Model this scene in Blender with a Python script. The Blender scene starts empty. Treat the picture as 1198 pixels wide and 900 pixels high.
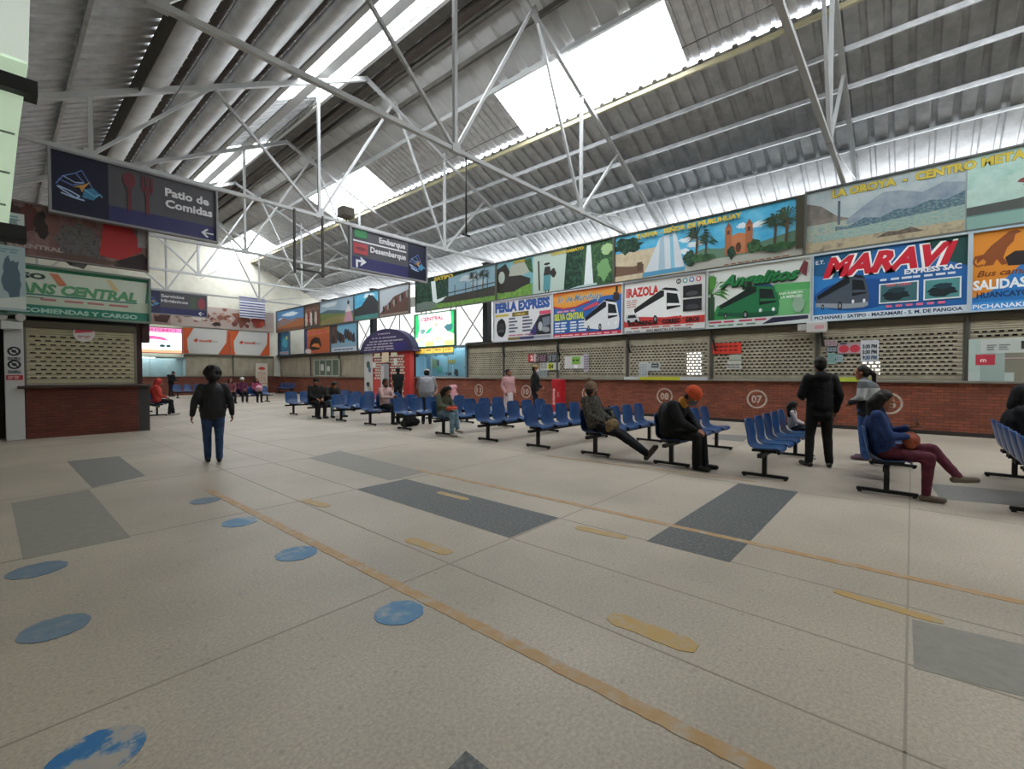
import bpy, math, random
import numpy as np
from mathutils import Vector, Matrix
random.seed(7)
SC = bpy.context.scene
COL = SC.collection
PI = math.pi

# ------------------------------------------------------------------ camera
F_PX, CX, CY = 533.0, 599.0, 450.0
YAW, PITCH, CAM_Z = math.radians(48.71), math.radians(1.29), 1.5
cam_d = bpy.data.cameras.new('camera')
cam_d.sensor_width = 36.0
cam_d.lens = F_PX / 1198.0 * 36.0
cam_d.clip_end = 300
cam = bpy.data.objects.new('camera', cam_d)
COL.objects.link(cam)
cam.location = (0, 0, CAM_Z)
cam.rotation_euler = (PI / 2 - PITCH, 0, -YAW)
SC.camera = cam
_F = Vector((math.sin(YAW) * math.cos(PITCH), math.cos(YAW) * math.cos(PITCH), -math.sin(PITCH)))
_R = Vector((math.cos(YAW), -math.sin(YAW), 0))
_U = _R.cross(_F)

def ray(x, y):
    return _F + _R * ((x - CX) / F_PX) + _U * ((CY - y) / F_PX)

def on_floor(x, y, z=0.0):
    d = ray(x, y)
    t = (z - CAM_Z) / d.z
    return Vector((d.x * t, d.y * t, z))

def on_X(x, y, X):
    d = ray(x, y); t = X / d.x
    return Vector((X, d.y * t, CAM_Z + d.z * t))

def on_Y(x, y, Y):
    d = ray(x, y); t = Y / d.y
    return Vector((d.x * t, Y, CAM_Z + d.z * t))

# ------------------------------------------------------------------ materials
def lin(c):
    if isinstance(c, str):
        c = c.lstrip('#'); c = ''.join(ch * 2 for ch in c) if len(c) == 3 else c; c = [int(c[i:i + 2], 16) for i in (0, 2, 4)]
    out = []
    for v in c[:3]:
        v = v / 255.0
        out.append(v / 12.92 if v <= 0.04045 else ((v + 0.055) / 1.055) ** 2.4)
    return (*out, 1.0)

_mc = {}
def mat(col, rough=0.6, metal=0.0, emit=0.0, name=None, spec=0.4):
    key = ('p', str(col), rough, metal, emit, spec)
    if key in _mc: return _mc[key]
    m = bpy.data.materials.new(name or 'paint'); m.use_nodes = True
    b = m.node_tree.nodes['Principled BSDF']
    b.inputs['Base Color'].default_value = lin(col)
    b.inputs['Roughness'].default_value = rough
    b.inputs['Metallic'].default_value = metal
    b.inputs['Specular IOR Level'].default_value = spec
    if emit:
        b.inputs['Emission Color'].default_value = lin(col)
        b.inputs['Emission Strength'].default_value = emit
    _mc[key] = m
    return m

def nmat(cols, scale=5.0, rough=0.7, metal=0.0, detail=4.0, bump=0.0, stretch=(1, 1, 1), contrast=(0.3, 0.7), emit=0.0, spec=0.3, const=False, name='textured'):
    """noise between two or more colours, in object coordinates"""
    key = ('n', str(cols), scale, rough, metal, detail, bump, stretch, contrast, emit, const)
    if key in _mc: return _mc[key]
    m = bpy.data.materials.new(name); m.use_nodes = True
    nt = m.node_tree; b = nt.nodes['Principled BSDF']
    tc = nt.nodes.new('ShaderNodeTexCoord'); mp = nt.nodes.new('ShaderNodeMapping')
    mp.inputs['Scale'].default_value = stretch
    nz = nt.nodes.new('ShaderNodeTexNoise'); nz.inputs['Scale'].default_value = scale; nz.inputs['Detail'].default_value = detail
    nz.inputs['Roughness'].default_value = 0.65
    rp = nt.nodes.new('ShaderNodeValToRGB')
    if const: rp.color_ramp.interpolation = 'CONSTANT'
    n = len(cols)
    el = rp.color_ramp.elements
    while len(el) < n: el.new(0.5)
    for i, c in enumerate(cols):
        el[i].position = contrast[0] + (contrast[1] - contrast[0]) * i / max(1, n - 1)
        el[i].color = lin(c)
    nt.links.new(tc.outputs['Object'], mp.inputs['Vector']); nt.links.new(mp.outputs[0], nz.inputs['Vector'])
    nt.links.new(nz.outputs['Fac'], rp.inputs['Fac']); nt.links.new(rp.outputs['Color'], b.inputs['Base Color'])
    b.inputs['Roughness'].default_value = rough; b.inputs['Metallic'].default_value = metal
    b.inputs['Specular IOR Level'].default_value = spec
    if emit:
        nt.links.new(rp.outputs['Color'], b.inputs['Emission Color']); b.inputs['Emission Strength'].default_value = emit
    if bump:
        bp = nt.nodes.new('ShaderNodeBump'); bp.inputs['Strength'].default_value = bump; bp.inputs['Distance'].default_value = 0.02
        nt.links.new(nz.outputs['Fac'], bp.inputs['Height']); nt.links.new(bp.outputs[0], b.inputs['Normal'])
    _mc[key] = m
    return m

def brick_mat(axis, c1, c2, mortar, bw=0.24, bh=0.075, ms=0.008, rough=0.75, name='brickwork'):
    m = bpy.data.materials.new(name); m.use_nodes = True
    nt = m.node_tree; b = nt.nodes['Principled BSDF']
    tc = nt.nodes.new('ShaderNodeTexCoord'); sp = nt.nodes.new('ShaderNodeSeparateXYZ'); cb = nt.nodes.new('ShaderNodeCombineXYZ')
    nt.links.new(tc.outputs['Object'], sp.inputs[0])
    nt.links.new(sp.outputs[axis], cb.inputs['X']); nt.links.new(sp.outputs['Z'], cb.inputs['Y'])
    br = nt.nodes.new('ShaderNodeTexBrick')
    br.inputs['Scale'].default_value = 1.0
    br.inputs['Brick Width'].default_value = bw; br.inputs['Row Height'].default_value = bh; br.inputs['Mortar Size'].default_value = ms
    br.inputs['Color1'].default_value = lin(c1); br.inputs['Color2'].default_value = lin(c2); br.inputs['Mortar'].default_value = lin(mortar)
    nt.links.new(cb.outputs[0], br.inputs['Vector'])
    nz = nt.nodes.new('ShaderNodeTexNoise'); nz.inputs['Scale'].default_value = 1.7; nz.inputs['Detail'].default_value = 5
    nt.links.new(tc.outputs['Object'], nz.inputs['Vector'])
    mr = nt.nodes.new('ShaderNodeMapRange'); mr.inputs['To Min'].default_value = 0.62; mr.inputs['To Max'].default_value = 1.35
    nt.links.new(nz.outputs['Fac'], mr.inputs['Value'])
    mx = nt.nodes.new('ShaderNodeMix'); mx.data_type = 'RGBA'; mx.blend_type = 'MULTIPLY'; mx.inputs['Factor'].default_value = 1.0
    nt.links.new(br.outputs['Color'], mx.inputs['A']); nt.links.new(mr.outputs[0], mx.inputs['B'])
    nt.links.new(mx.outputs['Result'], b.inputs['Base Color'])
    bp = nt.nodes.new('ShaderNodeBump'); bp.inputs['Strength'].default_value = 0.5; bp.inputs['Distance'].default_value = 0.01; bp.invert = True
    nt.links.new(br.outputs['Fac'], bp.inputs['Height']); nt.links.new(bp.outputs[0], b.inputs['Normal'])
    b.inputs['Roughness'].default_value = rough
    return m

def glass_mat():
    if 'glass' in _mc: return _mc['glass']
    m = bpy.data.materials.new('clear_glass'); m.use_nodes = True
    nt = m.node_tree; nt.nodes.clear()
    o = nt.nodes.new('ShaderNodeOutputMaterial'); t = nt.nodes.new('ShaderNodeBsdfTransparent'); g = nt.nodes.new('ShaderNodeBsdfGlossy')
    t.inputs['Color'].default_value = (0.9, 0.95, 0.95, 1); g.inputs['Roughness'].default_value = 0.05
    mx = nt.nodes.new('ShaderNodeMixShader'); mx.inputs[0].default_value = 0.08
    nt.links.new(t.outputs[0], mx.inputs[1]); nt.links.new(g.outputs[0], mx.inputs[2]); nt.links.new(mx.outputs[0], o.inputs[0])
    _mc['glass'] = m
    return m

def skylight_mat():
    m = bpy.data.materials.new('translucent_sheet'); m.use_nodes = True
    nt = m.node_tree; nt.nodes.clear()
    o = nt.nodes.new('ShaderNodeOutputMaterial'); t = nt.nodes.new('ShaderNodeBsdfTransparent'); g = nt.nodes.new('ShaderNodeBsdfTranslucent')
    t.inputs['Color'].default_value = (0.92, 0.95, 0.96, 1); g.inputs['Color'].default_value = (0.85, 0.87, 0.87, 1)
    mx = nt.nodes.new('ShaderNodeMixShader'); mx.inputs[0].default_value = 0.35
    nt.links.new(t.outputs[0], mx.inputs[1]); nt.links.new(g.outputs[0], mx.inputs[2]); nt.links.new(mx.outputs[0], o.inputs[0])
    return m

# ------------------------------------------------------------------ mesh builder
class MB:
    def __init__(s): s.v = []; s.f = []; s.m = []; s.sm = []
    def add(s, vs, fs, m=0, smooth=False):
        o = len(s.v); s.v += [tuple(p) for p in vs]
        for f in fs: s.f.append(tuple(i + o for i in f)); s.m.append(m); s.sm.append(smooth)
    def box(s, x0, y0, z0, x1, y1, z1, m=0):
        vs = [(x0, y0, z0), (x1, y0, z0), (x1, y1, z0), (x0, y1, z0), (x0, y0, z1), (x1, y0, z1), (x1, y1, z1), (x0, y1, z1)]
        s.add(vs, [(3, 2, 1, 0), (4, 5, 6, 7), (0, 1, 5, 4), (1, 2, 6, 5), (2, 3, 7, 6), (3, 0, 4, 7)], m)
    def bbox(s, x0, y0, z0, x1, y1, z1, b=0.01, m=0):
        """box with bevelled vertical and top edges (a rounded-rectangle prism with a chamfered top)"""
        def loop(z, i):
            a, c = x0 + i, x1 - i; d, e = y0 + i, y1 - i; k = b
            return [(a + k, d, z), (c - k, d, z), (c, d + k, z), (c, e - k, z), (c - k, e, z), (a + k, e, z), (a, e - k, z), (a, d + k, z)]
        L = [loop(z0 + b, 0), loop(z1 - b, 0), loop(z1, b)]
        L.insert(0, loop(z0, b))
        vs = [p for l in L for p in l]; fs = [tuple(reversed(range(8)))]
        for k in range(3):
            for i in range(8):
                j = (i + 1) % 8; fs.append((k * 8 + i, k * 8 + j, k * 8 + 8 + j, k * 8 + 8 + i))
        fs.append(tuple(range(24, 32)))
        s.add(vs, fs, m)
    def bar(s, p0, p1, w, h=None, m=0, up=(0, 0, 1)):
        h = h or w; p0 = Vector(p0); p1 = Vector(p1); d = (p1 - p0).normalized(); up = Vector(up)
        if abs(d.dot(up)) > 0.98: up = Vector((1, 0, 0))
        a = d.cross(up).normalized() * (w / 2); b = a.cross(d).normalized() * (h / 2)
        vs = [p0 - a - b, p0 + a - b, p0 + a + b, p0 - a + b, p1 - a - b, p1 + a - b, p1 + a + b, p1 - a + b]
        s.add(vs, [(3, 2, 1, 0), (4, 5, 6, 7), (0, 1, 5, 4), (1, 2, 6, 5), (2, 3, 7, 6), (3, 0, 4, 7)], m)
    def tube(s, pts, r, n=8, m=0, cap=True):
        pts = [Vector(p) for p in pts]; rr = r if isinstance(r, (list, tuple)) else [r] * len(pts)
        vs = []; fs = []; up = None
        for i, p in enumerate(pts):
            d = (pts[min(i + 1, len(pts) - 1)] - pts[max(i - 1, 0)]).normalized()
            if up is None:
                up = Vector((0, 0, 1)) if abs(d.z) < 0.9 else Vector((1, 0, 0))
            a = d.cross(up).normalized(); b = a.cross(d).normalized(); up = b
            for k in range(n):
                t = 2 * PI * k / n; vs.append(p + (a * math.cos(t) + b * math.sin(t)) * rr[i])
        for i in range(len(pts) - 1):
            for k in range(n):
                j = (k + 1) % n; fs.append((i * n + k, i * n + j, i * n + n + j, i * n + n + k))
        s.add(vs, fs, m, True)
        if cap:
            o = len(s.v) - len(vs)
            s.f.append(tuple(o + k for k in reversed(range(n)))); s.m.append(m); s.sm.append(False)
            s.f.append(tuple(o + len(vs) - n + k for k in range(n))); s.m.append(m); s.sm.append(False)
    def ball(s, c, r, m=0, n=10, k=6):
        c = Vector(c); r = r if isinstance(r, (list, tuple)) else (r, r, r)
        vs = [(c.x, c.y, c.z - r[2])]; fs = []
        for i in range(1, k):
            a = PI * i / k - PI / 2
            for j in range(n):
                t = 2 * PI * j / n; vs.append((c.x + r[0] * math.cos(a) * math.cos(t), c.y + r[1] * math.cos(a) * math.sin(t), c.z + r[2] * math.sin(a)))
        vs.append((c.x, c.y, c.z + r[2])); top = len(vs) - 1
        for j in range(n): fs.append((0, 1 + (j + 1) % n, 1 + j)); fs.append((top, top - n + j, top - n + (j + 1) % n))
        for i in range(k - 2):
            for j in range(n):
                q = (j + 1) % n; fs.append((1 + i * n + j, 1 + i * n + q, 1 + i * n + n + q, 1 + i * n + n + j))
        s.add(vs, fs, m, True)
    def sheet(s, rows, m=0, smooth=True):
        """grid of points -> quads"""
        n = len(rows[0]); vs = [p for r in rows for p in r]; fs = []
        for i in range(len(rows) - 1):
            for j in range(n - 1): fs.append((i * n + j, i * n + j + 1, i * n + n + j + 1, i * n + n + j))
        s.add(vs, fs, m, smooth)
    def build(s, name, mats, parent=None):
        me = bpy.data.meshes.new(name); me.from_pydata(s.v, [], s.f)
        if not isinstance(mats, (list, tuple)): mats = [mats]
        for m in mats: me.materials.append(m)
        if len(mats) > 1: me.polygons.foreach_set('material_index', s.m)
        me.polygons.foreach_set('use_smooth', s.sm); me.update()
        return link(name, me, parent)

def link(name, me, parent=None):
    o = bpy.data.objects.new(name, me); COL.objects.link(o)
    if parent is not None: o.parent = parent
    return o

def tag(o, label=None, cat=None, group=None, kind=None):
    if label: o['label'] = label
    if cat: o['category'] = cat
    if group: o['group'] = group
    if kind: o['kind'] = kind
    return o

def thing(name, label, cat, loc=(0, 0, 0), rz=0.0, group=None, kind=None):
    o = bpy.data.objects.new(name, None); COL.objects.link(o)
    o.empty_display_size = 0.2
    o.location = loc; o.rotation_euler = (0, 0, rz)
    return tag(o, label, cat, group, kind)

def copy_tree(o, parent=None):
    c = o.copy(); COL.objects.link(c)
    if parent is not None: c.parent = parent
    for ch in [x for x in o.children]: copy_tree(ch, c)
    return c

def solidify(o, t, off=0.0):
    md = o.modifiers.new('shell', 'SOLIDIFY'); md.thickness = t; md.offset = off
    return o

# ------------------------------------------------------------------ flat artwork on boards
_tc = {}
def text_geo(s, shear=0.0, bold=0.0):
    k = (s, shear, bold)
    if k in _tc: return _tc[k]
    cu = bpy.data.curves.new('lettering', 'FONT'); cu.body = s; cu.size = 1.0; cu.shear = shear; cu.offset = bold; cu.resolution_u = 2
    ob = bpy.data.objects.new('lettering', cu); COL.objects.link(ob)
    dg = bpy.context.evaluated_depsgraph_get()
    me = bpy.data.meshes.new_from_object(ob.evaluated_get(dg))
    vs = [(v.co.x, v.co.y) for v in me.vertices]; fs = [tuple(p.vertices) for p in me.polygons]
    bpy.data.objects.remove(ob); bpy.data.curves.remove(cu); bpy.data.meshes.remove(me)
    xs = [v[0] for v in vs] or [0]; ys = [v[1] for v in vs] or [0]
    _tc[k] = (vs, fs, min(xs), max(xs), min(ys), max(ys))
    return _tc[k]

class Art:
    """flat coloured shapes in a board's own x (right) / z (up) plane, each layer a hair in front of the last"""
    EPS = 0.0008
    def __init__(s, w=None, h=None): s.b = MB(); s.t = MB(); s.mats = []; s.tm = []; s.y = -0.001; s.w = w; s.h = h
    def clip(s, pts):
        if s.w is None: return pts
        for ax, lo, sg in ((0, 0.0, 1), (0, -s.w, -1), (1, 0.0, 1), (1, -s.h, -1)):
            out = []; n = len(pts)
            for i in range(n):
                p, q = pts[i], pts[(i + 1) % n]; a, b = sg * p[ax] - lo, sg * q[ax] - lo
                if a >= 0: out.append(p)
                if (a >= 0) != (b >= 0):
                    t = a / (a - b); out.append((p[0] + (q[0] - p[0]) * t, p[1] + (q[1] - p[1]) * t))
            pts = out
            if len(pts) < 3: return []
        return pts
    def _mi(s, lst, c):
        m = c if isinstance(c, bpy.types.Material) else mat(c, 0.5)
        if m not in lst: lst.append(m)
        return lst.index(m)
    def poly(s, pts, c):
        pts = s.clip(list(pts))
        if not pts: return
        s.y -= s.EPS
        s.b.add([(x, s.y, z) for x, z in pts], [tuple(range(len(pts)))], s._mi(s.mats, c))
    def rect(s, x, z, w, h, c): s.poly([(x, z), (x + w, z), (x + w, z + h), (x, z + h)], c)
    def ell(s, x, z, rx, rz, c, n=20, a0=0.0, a1=2 * PI):
        s.poly([(x + rx * math.cos(a0 + (a1 - a0) * i / n), z + rz * math.sin(a0 + (a1 - a0) * i / n)) for i in range(n + (0 if a1 - a0 > 6.2 else 1))], c)
    def ring(s, x, z, r0, r1, c, n=24):
        s.y -= s.EPS; vs = []; fs = []
        for i in range(n):
            a = 2 * PI * i / n
            vs += [(x + r0 * math.cos(a), s.y, z + r0 * math.sin(a)), (x + r1 * math.cos(a), s.y, z + r1 * math.sin(a))]
        for i in range(n):
            j = (i + 1) % n; fs.append((2 * i, 2 * i + 1, 2 * j + 1, 2 * j))
        s.b.add(vs, fs, s._mi(s.mats, c))
    def line(s, pts, w, c):
        for (x0, z0), (x1, z1) in zip(pts[:-1], pts[1:]):
            dx, dz = x1 - x0, z1 - z0; l = math.hypot(dx, dz) or 1; nx, nz = -dz / l * w / 2, dx / l * w / 2
            s.poly([(x0 - nx, z0 - nz), (x1 - nx, z1 - nz), (x1 + nx, z1 + nz), (x0 + nx, z0 + nz)], c)
    def text(s, txt, x, z, h, c, w=None, align='l', shear=0.0, bold=0.02, rot=0.0, outline=None, ow=0.03):
        """h: cap height in metres; w: width to stretch to"""
        if outline is not None:
            s.text(txt, x, z, h, outline, w, align, shear, bold + ow, rot)
        vs, fs, x0, x1, y0, y1 = text_geo(txt, shear, bold)
        sz = h / 0.70
        sx = sz if w is None else w / max(1e-6, x1 - x0)
        W = (x1 - x0) * sx
        ox = {'l': 0, 'c': -W / 2, 'r': -W}[align]
        s.y -= s.EPS; ca, sa = math.cos(rot), math.sin(rot)
        out = []
        for px, py in vs:
            lx = (px - x0) * sx + ox; lz = py * sz
            out.append((x + lx * ca - lz * sa, s.y, z + lx * sa + lz * ca))
        s.t.add(out, fs, s._mi(s.tm, c))
    def scribble(s, x, z, w, h, c, rows=1, words=4, gap=0.45):
        """rows of small print too small to read"""
        rng = random.Random(int((x + z + w) * 1000) + rows)
        rh = h / rows
        for r in range(rows):
            zz = z + h - (r + 1) * rh + rh * gap / 2; px = x
            for k in range(words):
                ww = w / words * rng.uniform(0.6, 0.95); s.y -= s.EPS * 0.2
                s.t.add([(px, s.y, zz), (px + ww, s.y, zz), (px + ww, s.y, zz + rh * (1 - gap)), (px, s.y, zz + rh * (1 - gap))], [(0, 1, 2, 3)], s._mi(s.tm, c))
                px += w / words
    def bus(s, x, z, w, h, body, glass='#15181c', roof=None, lower=None):
        """a coach in three-quarter view, nose to the right"""
        roof = roof or glass; P = lambda a, b: (x + a * w, z + b * h)
        s.poly([P(0, .12), P(.02, .45), P(.58, 1.0), P(.66, .98), P(.66, .0), P(.56, .0)], body)
        s.poly([P(.66, .0), P(.66, .98), P(.92, .88), P(1.0, .35), P(.98, .05), P(.9, .0)], body)
        s.poly([P(.03, .47), P(.57, .97), P(.64, .95), P(.64, .78), P(.05, .34)], glass)
        s.poly([P(.58, 1.0), P(.66, 1.04), P(.86, .98), P(.92, .88), P(.66, .96)], roof)
        s.poly([P(.69, .88), P(.89, .81), P(.95, .42), P(.69, .36)], glass)
        s.poly([P(.70, .56), P(.94, .52), P(.95, .46), P(.70, .47)], body)
        if lower: s.poly([P(.0, .12), P(.56, .0), P(.9, .0), P(.98, .05), P(.98, .16), P(.66, .14), P(.01, .24)], lower)
        for cx, r in ((.14, .09), (.47, .13)):
            s.ell(x + cx * w, z + .10 * h, r * .55 * w * .6, r * h, '#111214', 14); s.ell(x + cx * w, z + .10 * h, r * .3 * w * .6, r * .55 * h, '#8a8d90', 12)
        for cx in (.71, .91): s.ell(x + cx * w, z + .2 * h, .025 * w, .06 * h, '#e8ecef', 10)
    def palm(s, x, z, h, c='#24391f', t='#5a4a36'):
        s.line([(x, z), (x + .03 * h, z + .6 * h)], .06 * h, t)
        rng = random.Random(int(x * 999))
        for k in range(13):
            a = PI * (-.15 + 1.3 * k / 12); l = .42 * h * rng.uniform(.8, 1.1)
            tx, tz = x + .03 * h + l * math.cos(a), z + .62 * h + l * math.sin(a) * .8
            mx_, mz_ = x + .03 * h + l * .5 * math.cos(a), z + .68 * h + l * .5 * math.sin(a)
            s.poly([(x + .03 * h, z + .6 * h), (mx_ + .03 * h, mz_), (tx, tz - .06 * h), (mx_ - .02 * h, mz_ - .05 * h)], c)
    def blob(s, x, z, rx, rz, c, seed=1, n=22, rough=.25):
        rng = random.Random(seed); s.poly([(x + rx * math.cos(2 * PI * i / n) * rng.uniform(1 - rough, 1 + rough), z + rz * math.sin(2 * PI * i / n) * rng.uniform(1 - rough, 1 + rough)) for i in range(n)], c)
    def hills(s, x, w, z0, zs, c):
        """silhouette with its feet at z0"""
        n = len(zs) - 1; s.poly([(x, z0)] + [(x + w, z0)] + [(x + w * (n - i) / n, zs[n - i]) for i in range(n + 1)], c)
    def build(s, parent, art='artwork', let='lettering'):
        if s.b.v: s.b.build(art, s.mats, parent)
        if s.t.v: s.t.build(let, s.tm, parent)

RZ_WALL = -PI / 2        # boards on the ticket wall look towards -X
def board(name, label, cat, p, w, h, rz, face='#e8e8e6', frame=None, t=0.05, fw=0.04, group=None, emit=0.0):
    """thin panel whose lower left corner (seen from the front) is at p"""
    o = thing(name, label, cat, p, rz, group)
    b = MB(); b.bbox(0, 0, 0, w, t, h, 0.004)
    b.build('panel', mat(face, 0.5, emit=emit), o)
    if frame:
        f = MB()
        f.box(-fw / 2, -0.06, -fw / 2, w + fw / 2, t + .01, fw / 2); f.box(-fw / 2, -0.06, h - fw / 2, w + fw / 2, t + .01, h + fw / 2)
        f.box(-fw / 2, -0.06, fw / 2, fw / 2, t + .01, h - fw / 2); f.box(w - fw / 2, -0.06, fw / 2, w + fw / 2, t + .01, h - fw / 2)
        f.build('frame', mat(frame, 0.5), o)
    return o
SKY, DAY, EXPOSURE = 7.0, 68.0, 0.1
# ------------------------------------------------------------------ the hall's measures
XW = 15.4            # face of the brick ticket counters
XS = 15.45           # plane of the bus company boards
Y_END = 39.6         # far gable wall
X_L, Y_B = -1.6, -9.0
X_EAVE = 19.6
X_R, Z_R = 9.03, 12.53      # ridge
def zr(x): return 16.6 - .45 * x          # right slope
def zl(x): return 7.75 + .53 * x          # left slope

# ------------------------------------------------------------------ floor
fm = bpy.data.materials.new('ground_concrete'); fm.use_nodes = True
nt = fm.node_tree; b_ = nt.nodes['Principled BSDF']
tc = nt.nodes.new('ShaderNodeTexCoord')
n1 = nt.nodes.new('ShaderNodeTexNoise'); n1.inputs['Scale'].default_value = 55; n1.inputs['Detail'].default_value = 4; n1.inputs['Roughness'].default_value = .8
n2 = nt.nodes.new('ShaderNodeTexNoise'); n2.inputs['Scale'].default_value = .55; n2.inputs['Detail'].default_value = 6
n3 = nt.nodes.new('ShaderNodeTexVoronoi'); n3.inputs['Scale'].default_value = 9.0
for n in (n1, n2, n3): nt.links.new(tc.outputs['Object'], n.inputs['Vector'])
r1 = nt.nodes.new('ShaderNodeValToRGB'); r1.color_ramp.elements[0].position = .3; r1.color_ramp.elements[1].position = .66
r1.color_ramp.elements[0].color = lin('#91887b'); r1.color_ramp.elements[1].color = lin('#b7ab9c')
r2 = nt.nodes.new('ShaderNodeMapRange'); r2.inputs['From Min'].default_value = .3; r2.inputs['From Max'].default_value = .7; r2.inputs['To Min'].default_value = .80; r2.inputs['To Max'].default_value = 1.14
r3 = nt.nodes.new('ShaderNodeMapRange'); r3.inputs['From Min'].default_value = 0.0; r3.inputs['From Max'].default_value = .16; r3.inputs['To Min'].default_value = .72; r3.inputs['To Max'].default_value = 1.0
nt.links.new(n1.outputs['Fac'], r1.inputs['Fac']); nt.links.new(n2.outputs['Fac'], r2.inputs['Value']); nt.links.new(n3.outputs['Distance'], r3.inputs['Value'])
m1 = nt.nodes.new('ShaderNodeMix'); m1.data_type = 'RGBA'; m1.blend_type = 'MULTIPLY'; m1.inputs['Factor'].default_value = 1
m2 = nt.nodes.new('ShaderNodeMix'); m2.data_type = 'RGBA'; m2.blend_type = 'MULTIPLY'; m2.inputs['Factor'].default_value = 1
nt.links.new(r1.outputs['Color'], m1.inputs['A']); nt.links.new(r2.outputs[0], m1.inputs['B'])
nt.links.new(m1.outputs['Result'], m2.inputs['A']); nt.links.new(r3.outputs[0], m2.inputs['B'])
nt.links.new(m2.outputs['Result'], b_.inputs['Base Color'])
b_.inputs['Roughness'].default_value = .48; b_.inputs['Specular IOR Level'].default_value = .35
f = MB(); f.box(X_L, Y_B, -.3, X_EAVE + 2, Y_END + .4, 0)
floor = tag(f.build('floor', fm), kind='structure')

def floor_poly(name, pts, m, z=0.002):
    b = MB(); n = len(pts)
    b.add([(p[0], p[1], z) for p in pts] + [(p[0], p[1], .0005) for p in pts],
          [tuple(range(n))] + [(i, (i + 1) % n, n + (i + 1) % n, n + i) for i in range(n)])
    # keep the face pointing up
    o = b.build(name, m, floor)
    if o.data.polygons[0].normal.z < 0: o.data.flip_normals()
    return o
def floor_px(name, px, m, z=0.002): return floor_poly(name, [on_floor(*p) for p in px], m, z)

granite = nmat(['#464848', '#555756', '#757674'], 38, .5, detail=3, name='dark_granite')
worn = nmat(['#7f7b75', '#87837b', '#8f8a81'], 14, .55, detail=8, name='worn_granite')
worn2 = nmat(['#6a6966', '#757370', '#807d78'], 30, .55, detail=8, name='grey_granite')
floor_poly('granite_inlay', [(3.1, 2.75), (3.87, 2.75), (3.87, 5.42), (3.1, 5.42)], granite)
floor_poly('granite_inlay', [(3.85, 1.07), (6.75, 1.07), (6.75, 1.77), (3.85, 1.77)], granite)
floor_px('granite_inlay', [(78, 540), (139, 534), (170, 557), (108, 571)], worn2)
floor_px('granite_inlay', [(13, 589), (104, 573), (153, 629), (27, 655)], worn)
floor_px('granite_inlay', [(1067, 725), (1230, 762), (1230, 824), (1069, 782)], worn)
floor_px('granite_inlay', [(361, 536), (397, 527.5), (497, 552.5), (456, 562)], worn)
floor_px('granite_inlay', [(545, 879), (575, 903), (590, 925), (500, 925)], granite)
floor_px('granite_inlay', [(1088, 566), (1225, 578), (1225, 595), (1100, 584)], worn2)
floor_px('granite_inlay', [(840, 508), (876, 510), (870, 517), (832, 514)], worn2)

orange = nmat(['#a5804f', '#a98a62', '#a59a8c'], 9, .5, detail=10, contrast=(.34, .66), name='worn_orange_paint')
yellow = nmat(['#b08d4c', '#ad915f', '#a59a8a'], 9, .5, detail=10, contrast=(.34, .68), name='worn_yellow_paint')
bluep = nmat(['#46739a', '#557f9f', '#9a9a96'], 6, .5, detail=11, contrast=(.38, .66), name='worn_blue_paint')
def strip(p0, p1, w, m, name, z=.003):
    d = (p1 - p0).normalized(); n = Vector((-d.y, d.x, 0)) * w / 2; L = (p1 - p0).length; rg = random.Random(int(L * 1000)); k = max(4, int(L / .06))
    j = [rg.uniform(.86, 1.1) for _ in range(2 * k + 2)]
    if name == 'painted_dash': j[0] = j[k] = j[k + 1] = j[-1] = .55
    floor_poly(name, [p0 + d * (L * i / k) - n * j[i] for i in range(k + 1)] + [p0 + d * (L * i / k) + n * j[k + 1 + i] for i in range(k, -1, -1)], m, z)
strip(on_floor(243, 573), on_floor(905, 908), .085, orange, 'painted_line')
strip(on_floor(487, 549.5), on_floor(1240, 715), .085, orange, 'painted_line')
strip(on_floor(640, 533.5), on_floor(885, 564), .05, orange, 'painted_line')
for a, b2, w in (((477, 631), (527, 648), .12), ((512, 576), (548, 585), .1), ((674, 617), (733, 630), .11), ((713, 721), (815, 760), .15), ((976, 692), (1104, 729), .09), ((355, 585), (384, 593), .12)):
    strip(on_floor(*a), on_floor(*b2), w, yellow, 'painted_dash', .0035)
bluew = nmat(['#5f7385', '#6c7c8b', '#8f9190'], 6, .5, detail=11, contrast=(.36, .7), name='faded_blue_paint')
bluen = nmat(['#2f6a9e', '#44779f', '#98999a', '#a19a90'], 5, .5, detail=8, contrast=(.42, .56), name='flaked_blue_paint')
for x, y, r in ((44, 667, .17), (64, 735, .16), (113, 884, .155), (240, 586, .155), (281, 611, .16), (347, 648, .16), (467, 717, .15)):
    c = on_floor(x, y); rg = random.Random(x)
    floor_poly('painted_dot', [(c.x + r * math.cos(2 * PI * i / 40) * rg.uniform(.96, 1.03), c.y + r * math.sin(2 * PI * i / 40) * rg.uniform(.95, 1.04)) for i in range(40)], bluew if x in (44, 64, 240) else bluen if x == 113 else bluep, .004)
# joints between the poured bays
jb = MB()
def joint(x0, y0, x1, y1, w=.006):
    if x0 == x1: jb.box(x0 - w, y0, 0, x0 + w, y1, .0014)
    else: jb.box(x0, y0 - w, 0, x1, y0 + w, .0014)
for X in (2.36, 3.1, 3.87, 6.75): joint(X, -6, X, 30)
for Y in (-2.7, 0.0, 2.73, 5.42, 8.1, 10.8, 13.5, 16.2, 18.9, 21.6): joint(-1, Y, 12, Y)
jb.build('floor_joint', mat('#948b7e', .8), floor)

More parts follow.
